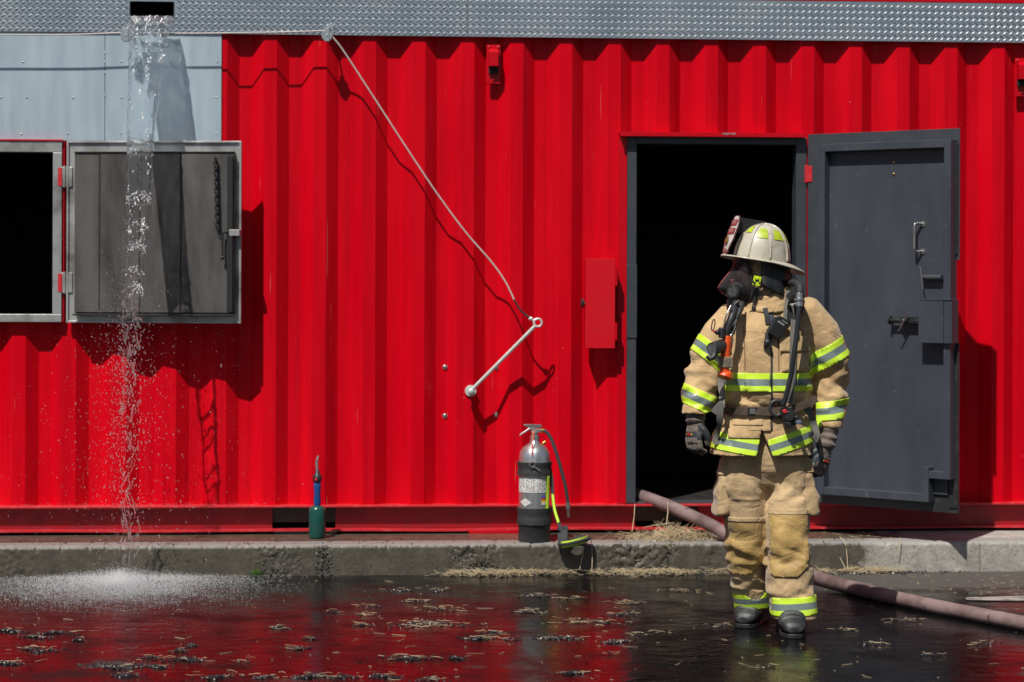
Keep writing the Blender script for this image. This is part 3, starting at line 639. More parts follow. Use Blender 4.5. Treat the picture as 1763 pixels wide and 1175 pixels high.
# ---------------------------------------------------------------- things on the wall
def make_vent(px, py0, py1, label):
    c = W(px, (py0 + py1) / 2, .02); t = thing('wall_vent', label, 'vent', (c.x, .02, c.z), 'vents high on the container wall', local=True)
    return t
VH = (wz(78) - wz(145)) / 2; VWd = .040
vt = thing('wall_vent', 'small red hooded vent bolted high on the wall between cable and doorway', 'vent', (wx(848.5), .0, (wz(78) + wz(145)) / 2), 'vents high on the container wall', local=True)
b = MB(); b.box(-VWd, VWd, .0, .012, -VH, VH); b.build('back_plate', REDP, vt, smooth=0, bevel=.003)
b = MB(); z0, z1 = -VH + .06, VH - .025
pr = [(-.030, -.001, z1), (-.030, -.001, z0 + .035), (-.030, -.050, z0 + .035), (-.030, -.050, z1 - .018), (-.030, -.03, z1)]
b.prism(pr, (.055, 0, 0)); b.build('vent_hood', REDP, vt, smooth=0, bevel=.003)
b = MB(); b.box(-.028, .024, -.02, -.0005, z0, z0 + .034); b.build('vent_slot', SOOT, vt, smooth=0)
for (x, z) in ((-.026, VH - .012), (.026, VH - .012), (.0, -VH + .022)):
    b = MB(); b.ball((x, -.003, z), .0075, .006, .0075, 8); b.build('vent_bolt', REDF, vt)
v2 = vt.copy(); COL.objects.link(v2); v2.location = (wx(1758), .0, (wz(102, 1758) + wz(165, 1758)) / 2)
v2['label'] = 'small red hooded vent bolted at the upper right edge, right of the grey door'
for chd in list(vt.children):
    c = chd.copy(); COL.objects.link(c); c.parent = v2

bx = thing('control_box', 'red metal cabinet with a black side knob mounted left of the doorway', 'control box', (wx(1036), -.02, wz(600, 1036)))
b = MB(); X0, X1, Z0, Z1 = wx(1008, -.095), wx(1059, -.095), wz(600, 1036, -.095), wz(446, 1036, -.095)
b.box(X0 + .004, X1 - .002, -.088, -.002, Z0 + .004, Z1 - .004); b.build('cabinet', REDP, bx, smooth=0, bevel=.002)
b = MB(); b.box(X0, X1, -.096, -.0885, Z0, Z1); b.build('cabinet_door', mat('cabinet_red', (.66, .002, .012), .3, col2=(.58, .004, .012), nscale=5, rough2=.45), bx, smooth=0, bevel=.0015)
for (pa, pb) in ((463, 492), (556, 586)):
    b = MB(); za, zb_ = wz(pb, 1062, -.09), wz(pa, 1062, -.09); b.cyl((X1 + .008, -.09, za), (X1 + .008, -.09, zb_), .008, 12); b.box(X1 + .0, X1 + .014, -.086, -.060, za, zb_); b.build('cabinet_hinge', REDP, bx)
b = MB(); zk = wz(523, 1003, -.06); b.cyl((X0 + .004, -.05, zk), (X0 - .012, -.05, zk), .010, 12); b.lathe([(.010, 0), (.026, .003), (.028, .010), (.024, .015), (.008, .018)], M=Matrix.Translation((X0 - .004, -.05, zk)) @ Matrix.Rotation(-math.pi / 2, 4, 'Y'), n=24)
b.build('knob', RUBBER, bx)

def make_pulley(px, py, label, y=-.11):
    c = W(px, py, y); t = thing('pulley', label, 'pulley', c, 'pulleys on the tread plate')
    b = MB(); b.box(c.x - .0, c.x + .038, -.0265, -.020, c.z + .0, c.z + .055); b.build('bracket', GALV, t, smooth=0, bevel=.001)
    b = MB(); b.tube(catmull([(c.x + .015, -.026, c.z + .035), (c.x + .01, -.06, c.z + .035), (c.x, y, c.z + .024)], 5), .005, 8); b.build('eye_hook', STEEL, t)
    b = MB(); Mx = Matrix.Translation((c.x, y, c.z - .012)) @ Matrix.Rotation(math.pi / 2, 4, 'X')
    b.lathe([(.006, -.014), (.029, -.014), (.031, -.012), (.031, -.008), (.024, -.005), (.024, .005), (.031, .008), (.031, .012), (.029, .014), (.006, .014)], M=Mx, n=28); b.build('wheel', GALV, t)
    b = MB(); b.box(c.x - .013, c.x + .013, y - .019, y - .0155, c.z - .045, c.z + .03); b.box(c.x - .013, c.x + .013, y + .0155, y + .019, c.z - .045, c.z + .03); b.cyl((c.x, y - .022, c.z - .012), (c.x, y + .022, c.z - .012), .006, 10)
    b.build('cheek_plate', GALV, t, bevel=.002)
    return c
pc1 = make_pulley(563, 58, 'small grey pulley where the cable turns down over the red wall')
pc2 = make_pulley(217, 58, 'small grey pulley at the left of the falling water by the spout')
Yc = -.11
cab = thing('pull_cable', 'thin pale cable running along the tread plate and down to the rod', 'cable', pc1)
pts = [W(-60, 60, Yc), W(0, 60, Yc), W(120, 60, Yc), W(215, 57, Yc), W(330, 58, Yc), W(470, 56, Yc), W(540, 54, Yc), W(562, 53, Yc)]
b = MB(); b.tube(catmull(pts, 8), .0042, 8)
py = [(566, 56, -.112), (576, 68, -.112), (594, 92, -.11), (650, 178, -.10), (700, 255, -.095), (750, 330, -.09), (800, 398, -.088), (845, 450, -.09), (868, 482, -.10), (880, 505, -.105), (886, 519, -.11)]
b.tube(catmull([W(a, c, d) for a, c, d in py], 8), .0046, 8); b.build('cable_run', ROPEM, cab)
b = MB(); b.tube(catmull([W(885, 516, -.11), W(893, 530, -.115), W(903, 541, -.12), (W(912, 547, -.125))], 6), .0055, 8); b.build('cable_sleeve', RUBBER, cab)
b = MB(); b.ball(W(914, 549, -.125), .012, .012, .012, 8); b.cyl(W(910, 549, -.125), W(921, 552, -.128), .006, 8); b.build('cable_clamp', WHITEM, cab)
rod = thing('lever_rod', 'pale steel rod pivoting on the wall with a ring at its upper end', 'rod', W(810, 673, -.03))
A, B = W(812, 672, -.065), W(922, 561, -.128)
b = MB(); b.cyl(A, B, .0105, 14); b.build('rod_shaft', WHITEM, rod)
b = MB(); c = W(926, 556, -.13); pts = [c + Vector((math.cos(a) * .022, 0, math.sin(a) * .022)) for a in [2 * math.pi * i / 20 for i in range(21)]]; b.tube(pts, .0065, 8, cap=False); b.build('rod_eye', WHITEM, rod)
b = MB(); c = W(810, 673, 0); b.cyl((c.x, .0, c.z), (c.x, -.05, c.z), .016, 16); b.cyl((c.x, -.004, c.z), (c.x, -.012, c.z), .032, 24); b.cyl((c.x, -.05, c.z), (c.x, -.072, c.z), .027, 10); b.ball((c.x, -.075, c.z), .018, .01, .018, 10)
b.build('pivot_hub', WHITEM, rod, bevel=.002)

# ---------------------------------------------------------------- extinguisher
EB = G(920, 932, KZ); EB.z = KZ; er = .0865; EH = .64
ex = thing('fire_extinguisher', 'stainless steel fire extinguisher with black sleeves standing on the kerb', 'fire extinguisher', EB)
sc = .62 / .62
b = MB(); b.lathe([(.07, .02), (er - .004, .03), (er - .001, .06), (er - .001, .455), (er - .006, .487), (er - .022, .512), (er - .045, .528), (.028, .536), (.024, .555), (.026, .556), (.026, .575), (.016, .577)], EB, 48); b.build('tank', CHROME, ex, smooth=50)
b = MB(); b.lathe([(er - .004, .0), (er + .001, .004), (er + .001, .085), (er + .004, .09), (er + .0, .094)], EB, 48); b.build('base_boot', RUBBER, ex)
def sleeve(z0, z1, name):
    b = MB(); pr = []
    for i in range(9):
        t = i / 8; pr.append((er + .007 + .002 * math.sin(t * 9) + .002 * (t in (0, 1)), z0 + (z1 - z0) * t))
    b.lathe([(er, z0)] + pr + [(er, z1)], EB, 48); b.build(name, NYLON, ex)
sleeve(.095, .185, 'lower_sleeve'); sleeve(.36, .435, 'upper_sleeve')
def wrap(a0, a1, z0, z1, r, name, m, par, nn=24):
    b = MB()
    b.grid(nn, 2, lambda u, v: (EB.x + r * math.cos(a0 + (a1 - a0) * u), EB.y + r * math.sin(a0 + (a1 - a0) * u), EB.z + z0 + (z1 - z0) * v))
    return b.build(name, m, par, smooth=60, fix=False)
rad = math.radians
lab = wrap(rad(190), rad(310), .272, .355, er + .0012, 'instruction_label', LABELW, ex)
random.seed(5); b = MB()
for (c0_, n_) in ((0, 9), (1, 9), (2, 9)):
    for j in range(n_):
        for q in range(4):
            a = rad(194 + c0_ * 40 + q * 8.5 + random.uniform(0, 2)); aw = rad(random.uniform(2, 6)); z = .279 + j * .0083
            if random.random() < .28: continue
            r = er + .0018
            b.mi = 1 if (random.random() < .12) else 0
            b.add([(EB.x + r * math.cos(a), EB.y + r * math.sin(a), EB.z + z), (EB.x + r * math.cos(a + aw), EB.y + r * math.sin(a + aw), EB.z + z), (EB.x + r * math.cos(a + aw), EB.y + r * math.sin(a + aw), EB.z + z + .004), (EB.x + r * math.cos(a), EB.y + r * math.sin(a), EB.z + z + .004)], [(0, 1, 2, 3)])
b.build('label_print', [INK, INKR], lab, smooth=0, fix=False)
b = MB(); r = er + .0014
def cp(a, z, r=r): return (EB.x + r * math.cos(rad(a)), EB.y + r * math.sin(rad(a)), EB.z + z)
b.grid(12, 2, lambda u, v: cp(205 + 50 * u, .218 + (v - .5) * .046 * (1 - abs(2 * u - 1)) + 0.0)); dl = b.build('diamond_label', LABELW, ex, fix=False)
b = MB(); b.add([cp(222, .216, r + .0006), cp(238, .216, r + .0006), cp(238, .221, r + .0006), cp(222, .221, r + .0006)], [(0, 1, 2, 3)]); b.build('label_mark', INKR, dl, smooth=0, fix=False)
b = MB()
for i, (z0, z1) in enumerate(((.205, .218), (.218, .231), (.231, .244), (.244, .257))):
    b.mi = (0, 3, 2, 1)[i]; b.grid(4, 1, lambda u, v: cp(291 + 18 * u, z0 + (z1 - z0) * v))
b.build('colour_label', [LABELW, INKB, INKR, INKY], ex, fix=False)
b = MB(); b.tube([cp(312, .185, er + .009), cp(316, .25, er + .006), cp(318, .31, er + .006), cp(318, .36, er + .010)], .012, 6, flat=.25)
b.build('yellow_webbing', LIME, ex)
top = EB + Vector((0, 0, .577))
b = MB(); b.cyl(top, top + Vector((0, 0, .02)), .018, 14); b.box(top.x - .02, top.x + .034, top.y - .012, top.y + .012, top.z + .016, top.z + .036); b.build('valve', CHROME, ex, bevel=.003)
b = MB(); b.prism([top + Vector(p) for p in ((-.062, -.014, .052), (-.058, -.014, .062), (.03, -.014, .060), (.042, -.014, .052), (.03, -.014, .040), (-.035, -.014, .044))], (0, .028, 0)); b.build('carry_handle', STEEL, ex, bevel=.003)
b = MB(); b.prism([top + Vector(p) for p in ((.0, -.012, .032), (-.03, -.012, .030), (-.085, -.012, -.004), (-.083, -.012, .006), (-.03, -.012, .042), (.0, -.012, .044))], (0, .024, 0)); b.build('squeeze_lever', CHROME, ex, bevel=.002)
b = MB(); b.tube(catmull([top + Vector(p) for p in ((.03, 0, .026), (.055, -.005, .024), (.085, -.01, -.01), (.112, -.015, -.08), (.142, -.02, -.18), (.168, -.02, -.28), (.182, -.015, -.37))], 8), .0098, 12); b.build('discharge_hose', mat('grey_black_hose', (.05, .052, .056), .45), ex)
b = MB(); e_ = top + Vector((.182, -.015, -.37)); b.cyl(e_ + Vector((0, 0, .005)), e_ + Vector((0, 0, -.03)), .0125, 14); b.cyl(e_ + Vector((0, 0, -.03)), e_ + Vector((.003, 0, -.075)), .0085, 12, r2=.006); b.build('nozzle', STEEL, ex)
b = MB(); b.cyl(top + Vector((.03, 0, .026)), top + Vector((.052, 0, .026)), .013, 12); b.build('brass_fitting', GOLD, ex)
b = MB(); b.cyl(top + Vector((.06, 0, -.035)), top + Vector((.045, 0, -.045)), .009, 10); b.build('brass_fitting', GOLD, ex)
b = MB(); b.tube(catmull([top + Vector(p) for p in ((-.005, -.02, .026), (-.014, -.055, -.01), (-.02, -.082, -.05), (-.022, -.09, -.1))], 6), .0035, 6); b.build('pin_tie', ORANGE, ex)
b = MB(); c = Vector(cp(258, .428, er + .016)); pts = [c + Vector((math.cos(a) * .015, 0, math.sin(a) * .015)) for a in [2 * math.pi * i / 18 for i in range(19)]]; b.tube(pts, .0023, 6, cap=False); b.cyl(c + Vector((.008, 0, -.012)), c + Vector((.042, -.002, -.034)), .0026, 8); b.build('safety_pin', CHROME, ex)
# shoulder strap hanging over the kerb edge
b = MB()
def ribbon(path, w, t, mats, name, par, nrm=None, mi_fn=None):
    P = [Vector(p) for p in path]; N = len(P); rings = []
    for i in range(N):
        tg = (P[min(i + 1, N - 1)] - P[max(i - 1, 0)]).normalized()
        n_ = (nrm[i] if isinstance(nrm, list) else Vector(nrm)); n_ = (n_ - tg * n_.dot(tg)).normalized(); s = tg.cross(n_)
        ww = w[i] if isinstance(w, list) else w
        rings.append([P[i] + s * ww / 2, P[i] + s * ww / 2 + n_ * t, P[i] - s * ww / 2 + n_ * t, P[i] - s * ww / 2])
    b = MB(); b.loft(rings); return b.build(name, mats, par, smooth=40)
s1 = [EB + Vector(p) for p in ((.082, -.02, .40), (.092, -.03, .33), (.095, -.04, .26), (.105, -.05, .18), (.125, -.07, .11), (.15, -.10, .055), (.175, -.13, .03))]
ribbon(catmull(s1, 5), .020, .003, NYLON, 'sling', ex, (-.3, -1, 0))
ribbon(catmull([p + Vector((0, -.004, 0)) for p in s1[2:5]], 5), .013, .002, LIME, 'sling_stripe', ex, (-.3, -1, 0))
c = EB + Vector((.205, -.15, .0)); lp = []
for i in range(26):
    a = rad(-200 + 330 * i / 25); lp.append(c + Vector((math.cos(a) * .062, math.sin(a) * .045, .022 + .018 * math.cos(a) - .006)))
lp = catmull([EB + Vector((.14, -.09, .085)), EB + Vector((.155, -.11, .05))] , 3)[:3] + lp
ribbon(lp, .060, .012, NYLON, 'shoulder_pad', ex, [Vector((p.x - c.x, p.y - c.y, .25)).normalized() for p in lp])
sp = [c + Vector((math.cos(a) * .074, math.sin(a) * .057, .016 + .018 * math.cos(a))) for a in [rad(-165 + 140 * i / 16) for i in range(17)]]
ribbon(sp, .034, .003, LIME, 'pad_stripe', ex, [Vector((p.x - c.x, p.y - c.y, 0)).normalized() for p in sp])

# ---------------------------------------------------------------- torch
TB = G(546, 926, KZ); TB.z = KZ
tb = thing('gas_torch', 'green gas cylinder with a blue torch handle and bent silver tip', 'torch', TB)
b = MB(); b.lathe([(.034, .0), (.044, .003), (.0465, .010), (.0465, .150), (.043, .165), (.030, .175), (.014, .179), (.014, .19)], TB, 32); b.build('gas_cylinder', GREEN, tb, smooth=50)
b = MB(); b.lathe([(.012, .178), (.019, .18), (.021, .20), (.018, .24), (.021, .28), (.019, .305), (.012, .31)], TB, 20); b.build('torch_handle', BLUE, tb, smooth=60)
b = MB(); b.lathe([(.012, .303), (.022, .308), (.026, .325), (.024, .342), (.014, .352), (.011, .372), (.007, .376)], TB, 20); b.build('regulator_knob', BLACKM, tb, smooth=60)
b = MB(); b.cyl(TB + Vector((-.008, -.024, .325)), TB + Vector((-.008, -.031, .325)), .008, 10); b.build('ignition_button', INKR, tb)
b = MB(); b.tube(catmull([TB + Vector(p) for p in ((0, 0, .368), (-.003, 0, .395), (-.003, 0, .42), (.003, 0, .445), (.006, 0, .452))], 5), [.008] * 8 + [.0075] * 6 + [.0055] * 7, 12); b.build('burner_tip', CHROME, tb)

# ---------------------------------------------------------------- hose
hp = [Vector((wx(1040, .9), 1.3, DZ0 + .02)), W(1080, 846, .5), W(1100, 853, .10), W(1135, 865, -.03), W(1180, 884, -.22), W(1225, 905, -.42), W(1262, 927, -.56), W(1300, 948, -.68),
      G(1350, 972, .034), G(1410, 996, .034), G(1500, 1020, .034), G(1600, 1043, .034), G(1700, 1062, .034), G(1763, 1074, .034), G(1900, 1098, .034), G(2100, 1120, .034)]
b = MB(); cp_ = catmull(hp, 10); b.tube(cp_, [.0355 + .0022 * nz(i * .35) + .001 * nz(i * 1.3) for i in range(len(cp_))], 18)
tag(b.build('fire_hose', HOSE, smooth=80), 'stained brownish pink fire hose running out of the doorway across the asphalt', 'fire hose')

# ---------------------------------------------------------------- straw, ash, weed
random.seed(11)
straw, ash = MB(), MB()
def add_straw(c, L=.05, zspread=.01, ang=None, tilt=.15, r=.0008):
    r *= random.uniform(.6, 1.5)
    a = random.uniform(0, math.pi) if ang is None else ang; d = Vector((math.cos(a), math.sin(a), random.gauss(0, tilt)))
    p0 = Vector(c) - d * L / 2; p2 = Vector(c) + d * L / 2; p1 = Vector(c) + Vector((random.gauss(0, .004), random.gauss(0, .004), random.gauss(0, .003)))
    zf = 0.001 if c[2] < KZ * .8 else KZ
    for p in (p0, p1, p2): p.z = max(p.z, zf + r)
    straw.tube([p0, p1, p2], [r, r, r * .7], 4)
CRUMB = [0]
def add_ash(c, s):
    ash.mi = (1 if random.random() < .13 else 0) if CRUMB[0] == 0 else random.choice((2, 2, 2, 1, 0))  # among the charcoal, pale pieces stand in colour for its glitter
    if ash.mi == 1: s *= .6
    vs = [Vector(v) * s * random.uniform(.6, 1.3) for v in ((1, 0, 0), (-1, 0, 0), (0, 1, 0), (0, -1, 0), (0, 0, .7), (0, 0, -.5), )]
    R = Matrix.Rotation(random.uniform(0, 6.28), 3, 'Z') @ Matrix.Rotation(random.uniform(0, 1), 3, 'X')
    ash.add([Vector(c) + R @ v for v in vs], [(0, 2, 4), (2, 1, 4), (1, 3, 4), (3, 0, 4), (2, 0, 5), (1, 2, 5), (3, 1, 5), (0, 3, 5)])
def clump(px, py, wpx, na, ns, hz=1.0):
    c = G(px, py); sx = wpx / 375 / 2.2; sy = sx * .55
    ph = random.uniform(0, 6)
    for i in range(na):
        t = random.gauss(0, .5); u = random.gauss(0, .42); x = c.x + sx * t; y = c.y + sy * (u + .5 * math.sin(t * 2.5 + ph))
        add_ash((x, y, random.uniform(.001, .012) * max(.3, 1 - abs(t) * .6)), random.uniform(.002, .0062) * hz)
    for i in range(ns):
        x = c.x + sx * random.gauss(0, .6); y = c.y + sy * random.gauss(0, .6)
        add_straw((x, y, random.uniform(.004, .016)), random.uniform(.012, .055), ang=random.gauss(0, .7), tilt=.05)
CL = [(15, 1088, 70, 90, 8), (60, 1098, 60, 60, 8), (95, 1092, 75, 90, 6), (135, 1104, 22, 40, 2), (65, 1120, 75, 80, 12), (10, 1143, 60, 80, 14), (205, 1148, 95, 150, 16), (262, 1134, 40, 35, 6),
      (318, 1138, 75, 90, 12), (270, 1149, 45, 70, 6), (215, 1164, 50, 50, 6), (372, 1167, 60, 60, 8), (455, 1167, 45, 40, 5), (532, 1166, 60, 100, 8), (480, 1083, 38, 40, 8), (533, 1101, 25, 25, 4), (512, 1118, 38, 40, 8), (330, 1113, 20, 30, 2),
      (310, 1122, 30, 35, 4), (590, 1168, 60, 50, 6), (735, 1077, 160, 130, 70), (625, 1078, 40, 25, 14), (630, 1060, 45, 12, 14), (640, 1045, 45, 16, 14), (760, 1050, 90, 16, 34), (715, 1037, 50, 25, 22), (700, 1134, 85, 110, 24), (785, 1135, 38, 50, 4),
      (660, 1166, 60, 70, 6), (738, 1172, 60, 40, 8), (825, 1100, 60, 110, 22), (848, 1091, 40, 40, 10), (960, 1100, 95, 110, 12), (1010, 1073, 130, 50, 40), (915, 1055, 70, 70, 22), (925, 1028, 70, 60, 12), (880, 1102, 35, 20, 8), (1068, 1060, 55, 45, 14),
      (1085, 1040, 60, 20, 20), (1058, 1106, 50, 60, 8), (985, 1160, 50, 70, 6), (1140, 1092, 40, 10, 10), (1100, 1095, 50, 16, 10), (570, 1055, 40, 14, 4), (697, 1018, 60, 30, 8), (1050, 1128, 40, 8, 8), (760, 1018, 60, 30, 6), (985, 1032, 60, 12, 14),
      (1475, 1010, 60, 8, 20), (1560, 1070, 60, 12, 14), (1600, 1130, 40, 20, 6), (1450, 1088, 60, 10, 10), (1330, 1150, 60, 10, 6), (1180, 1020, 80, 16, 20), (1240, 1080, 60, 14, 10), (1500, 1110, 50, 20, 10), (1690, 1110, 50, 10, 8), (420, 1140, 40, 6, 6)]
for c in CL: clump(c[0], c[1], c[2], int(c[3] * 2.3), int(c[4] * .8))
for i in range(330):
    px, py = random.uniform(-20, 1790), random.uniform(1000, 1185); c = G(px, py)
    if random.random() < .55: add_straw((c.x, c.y, .002), random.choice((.006, .01, .02, .06)) * random.uniform(.7, 1.4), ang=random.gauss(0, .9), tilt=.02)
    else: add_ash((c.x, c.y, .002), random.uniform(.002, .006))
# drift against the kerb foot
for i in range(2300):
    px = random.choice((random.uniform(770, 1260), random.gauss(1150, 70), random.gauss(860, 45), random.uniform(1400, 1560)))
    x = wx(px, KY); y = KY - abs(random.gauss(0, .05)) - .005
    if nz(x * 4.5, 3, 1) + .5 * nz(x * 13, 8, 1) < random.uniform(-.45, .35): continue
    add_straw((x, y, random.uniform(.002, .03)), random.uniform(.02, .075), tilt=.3, ang=random.gauss(0, .8))
    if random.random() < .6: add_ash((x, y, random.uniform(.002, .015)), random.uniform(.003, .009))
for i in range(70):
    px = random.uniform(1560, 1800); c = G(px, random.uniform(990, 1025)); add_straw((c.x, c.y, .002), random.uniform(.01, .03), tilt=.02)
# heap on the slab by the doorway
for i in range(620):
    px = random.gauss(1165, 38); x = wx(px, -.35); y = random.uniform(-.5, -.12); h = .055 * math.exp(-((px - 1175) / 45) ** 2)
    add_straw((x, y, KZ + random.uniform(0, h) + .002), random.uniform(.03, .11), tilt=.5)
    if random.random() < .3: add_ash((x, y, KZ + random.uniform(0, h * .7)), random.uniform(.004, .01))
for i in range(140):
    x = wx(random.uniform(980, 1700), -.35); add_straw((x, random.uniform(-.52, -.1), KZ + .003), random.uniform(.02, .06), tilt=.1)
for a_, c_ in (((1093, 868, -.1), (1088, 915, -.2)), ((1018, 930, -.56), (1019, 985, -.6)), ((1005, 940, -.57), (998, 980, -.59)), ((1110, 908, -.5), (1160, 900, -.4)), ((1125, 925, -.56), (1155, 945, -.57)), ((1455, 935, -.57), (1460, 985, -.62)), ((1446, 925, -.56), (1456, 938, -.6)), ((1446, 960, -.6), (1458, 990, -.63)), ((1550, 925, -.57), (1545, 955, -.58)), ((1150, 865, -.15), (1147, 905, -.3)), ((1495, 1003, -.9), (1560, 998, -.8))):
    straw.tube([W(*a_), (W(*a_) + W(*c_)) / 2 + Vector((.004, 0, .003)), W(*c_)], .002, 5)
# crumbs of broken concrete and grit stuck to the spalled stretches of the kerb face
CRUMB[0] = 1
for i in range(2600):
    px = random.choice((random.gauss(820, 32), random.gauss(1100, 48), random.gauss(565, 12), random.gauss(480, 26), random.uniform(0, 1250))); x = wx(px, KY)
    if rough_patch(x, .1) < .15 and random.random() < .75: continue
    z = random.uniform(.004, KZ - .01) * (1 if random.random() < .5 else random.random()); add_ash((x, KY + random.uniform(-.003, .006), z), random.uniform(.0016, .0052))
CRUMB[0] = 0
for i in range(260):
    px = random.uniform(0, 1500); x = wx(px, KY); add_ash((x, KY + random.uniform(.0, .3), KZ + .002), random.uniform(.002, .007))
for i in range(700):
    px = random.gauss(1490, 60); x = wx(px, KY); y = KY - abs(random.gauss(0, .05)); add_ash((x, y, .004), random.uniform(.002, .008))
tag(straw.build('straw', STRAW, smooth=60, fix=False), 'loose pale straw strewn along the kerb and over the wet asphalt', 'straw', kind='stuff')
tag(ash.build('ash_debris', [ASH, mat('pale_flecks', (.42, .41, .42), .5), mat('concrete_crumbs', (.17, .155, .13), .8)], smooth=0, fix=False), 'clumps of wet black charcoal and ash lying in the shallow water', 'ash', kind='stuff')
random.seed(2)
wd = MB(); c = W(442, 984, KY - .01)
for i in range(26):
    a = random.uniform(-1.1, 1.1); L = random.uniform(.02, .055); d = Vector((math.sin(a), random.uniform(-.5, 0), math.cos(a))).normalized()
    p = Vector((c.x + random.gauss(0, .01), c.y, .002)); q = p + d * L; s = Vector((.003, .001, 0))
    wd.add([p - s * .4, p + s * .4, (p + q) / 2 + s, q, (p + q) / 2 - s], [(0, 1, 2, 3, 4)])
tag(wd.build('weed', LEAFM, smooth=0, fix=False), 'tiny green weed sprouting at the foot of the kerb', 'plant')

# ---------------------------------------------------------------- falling water
def octs(mb, c, s, sz=1.0):
    x, y, z = c
    mb.add([(x + s, y, z), (x - s, y, z), (x, y + s, z), (x, y - s, z), (x, y, z + s * sz), (x, y, z - s * sz)], [(0, 2, 4), (2, 1, 4), (1, 3, 4), (3, 0, 4), (2, 0, 5), (1, 2, 5), (3, 1, 5), (0, 3, 5)])
random.seed(21)
ZS = HZ0 + .012; g9 = 9.81; v0 = 1.08
def fall(py_):
    """centre line of the jet: photo row -> (depth, height)"""
    lo, hi = -1.4, -.01
    for _ in range(40):
        y = (lo + hi) / 2; z = W(230, py_, y).z; t = math.sqrt(max(0, 2 * (ZS - z) / g9)); yy = -.024 - v0 * t * (1 - .45 * math.exp(-t / .08))
        if yy > y: lo = y
        else: hi = y
    return y
EDGE = [(28, 224, 296), (60, 223, 290), (100, 222, 283), (150, 221, 276), (200, 219, 269), (250, 219, 264), (300, 218, 261), (345, 217, 260), (385, 218, 258), (425, 220, 252), (470, 214, 250), (505, 222, 246), (560, 214, 240)]
def edge(py_):
    for (a, l0, r0), (b_, l1, r1) in zip(EDGE, EDGE[1:]):
        if py_ <= b_:
            t = (py_ - a) / (b_ - a); return l0 + (l1 - l0) * t, r0 + (r1 - r0) * t
    return EDGE[-1][1:]
st = MB(); nyy, nxx = 230, 36
cache = [fall(28 + (330 - 28) * j / nyy) for j in range(nyy + 1)]
def sheet(sgn):
    def fn(u, v):
        j = int(round(v * nyy)); py_ = 28 + (330 - 28) * v; l, r = edge(py_); px = l + (r - l) * u; y = cache[j]
        th = .0024 + .0095 * (abs(2 * u - 1) ** 9) + .0035 * max(0, nz(px * .06, py_ * .03, 3)) + .0022 * nz(px * .16, py_ * .05, 20 * sgn) + .0011 * nz(px * .45, py_ * .13, 9 * sgn) + .006 * max(0, 1 - (py_ - 28) / 22) * max(0, nz(px * .5, py_ * .3, 2 * sgn) + .3)
        wob = .013 * nz(px * .035, py_ * .012, 5) + .005 * nz(px * .14, py_ * .045, 8) + .002 * nz(px * .4, py_ * .12, 2)
        p = W(px, py_, y + wob); p.y += sgn * th; return p
    return fn
st.grid(nxx, nyy, sheet(-1)); n1_ = len(st.v); st.grid(nxx, nyy, sheet(1))
NX = nxx + 1
loop = [i for i in range(nxx)]
for i in range(nxx): st.f.append((i, i + 1, n1_ + i + 1, n1_ + i)); st.m.append(0); q = nyy * NX; st.f.append((q + i, q + i + 1, n1_ + q + i + 1, n1_ + q + i)); st.m.append(0)
for j in range(nyy):
    a, c = j * NX, (j + 1) * NX; st.f.append((a, c, n1_ + c, n1_ + a)); st.m.append(0); a += nxx; c += nxx; st.f.append((a, c, n1_ + c, n1_ + a)); st.m.append(0)
def strand(fx, p0, p1, r0, seed, yo=0):
    pts = []; rs = []; n = int((p1 - p0) / 2.5)
    for i in range(n + 1):
        py_ = p0 + (p1 - p0) * i / n; px = fx(py_) + 3 * nz(py_ * .03, seed) + 1.6 * nz(py_ * .12, seed + 3); y = fall(py_) + yo + .01 * nz(py_ * .05, seed + 9)
        pts.append(W(px, py_, y)); rs.append(max(.0009, r0 * (1 + 1.1 * nz(py_ * .16, seed + 5) + .6 * nz(py_ * .4, seed + 7)) * (1 - .2 * i / n)))
    st.tube(pts, rs, 10)
strand(lambda p: edge(p)[0] + 1, 300, 520, .0075, 1); strand(lambda p: edge(p)[1] - 1, 300, 520, .0085, 2)
for e_, sd_ in ((0, 41), (1, 47)): strand(lambda p, e_=e_: edge(p)[e_] + (2.2 if e_ == 0 else -2.2), 31, 305, .0078 if e_ else .0062, sd_, -.004)
# webs that join the two strands where the sheet tears
for (pa, dip, r) in ((338, -9, .010), (345, 6, .006), (388, 8, .008), (424, -12, .007), (432, 8, .005), (470, 9, .005), (492, 6, .005)):
    l, rr_ = edge(pa); pts = []; rs = []
    for i in range(15):
        u = i / 14; px = l + (rr_ - l) * u; py_ = pa + dip * 4 * (u - .5) ** 2 * -1 + dip + 2.5 * nz(u * 5, pa); pts.append(W(px, py_, fall(pa) + .008 * nz(u * 4, pa, 3))); rs.append(max(.002, r * (1 + .9 * nz(u * 9, pa, 1))))
    st.tube(pts, rs, 10)
st.mi = 1
mid = lambda p: 221 + 5 * math.sin(p * .035) + 5 * math.sin(p * .013)
for i in range(85):                                # the jet falls apart into ragged lengths of water
    a_ = 500 + 470 * (random.random() ** .9); ln = random.uniform(7, 34); off = random.gauss(0, 6 + (a_ - 500) * .008); lean = random.gauss(0, .22); cu = random.gauss(0, 2.6)
    r0 = random.uniform(.0022, .0062) * (1 if a_ < 760 else .75); n = max(6, int(ln / 2)); pts = []; rs = []
    for k_ in range(n + 1):
        t_ = k_ / n; py_ = a_ + ln * t_
        if py_ > 985: py_ = 985
        px = mid(py_) + off + lean * ln * t_ + cu * math.sin(t_ * math.pi) + 1.5 * nz(py_ * .2, i); pts.append(W(px, py_, fall(py_) + .012 * nz(i, t_ * 2)))
        rs.append(max(.0006, r0 * math.sin(math.pi * (.06 + .9 * t_)) ** .7 * (1 + .8 * nz(t_ * 5, i * 3.3))))
    st.tube(pts, rs, 8)
ws = st.build('water_stream', [WATER, water_mat('ropes_of_water', .03, .07)], smooth=180)
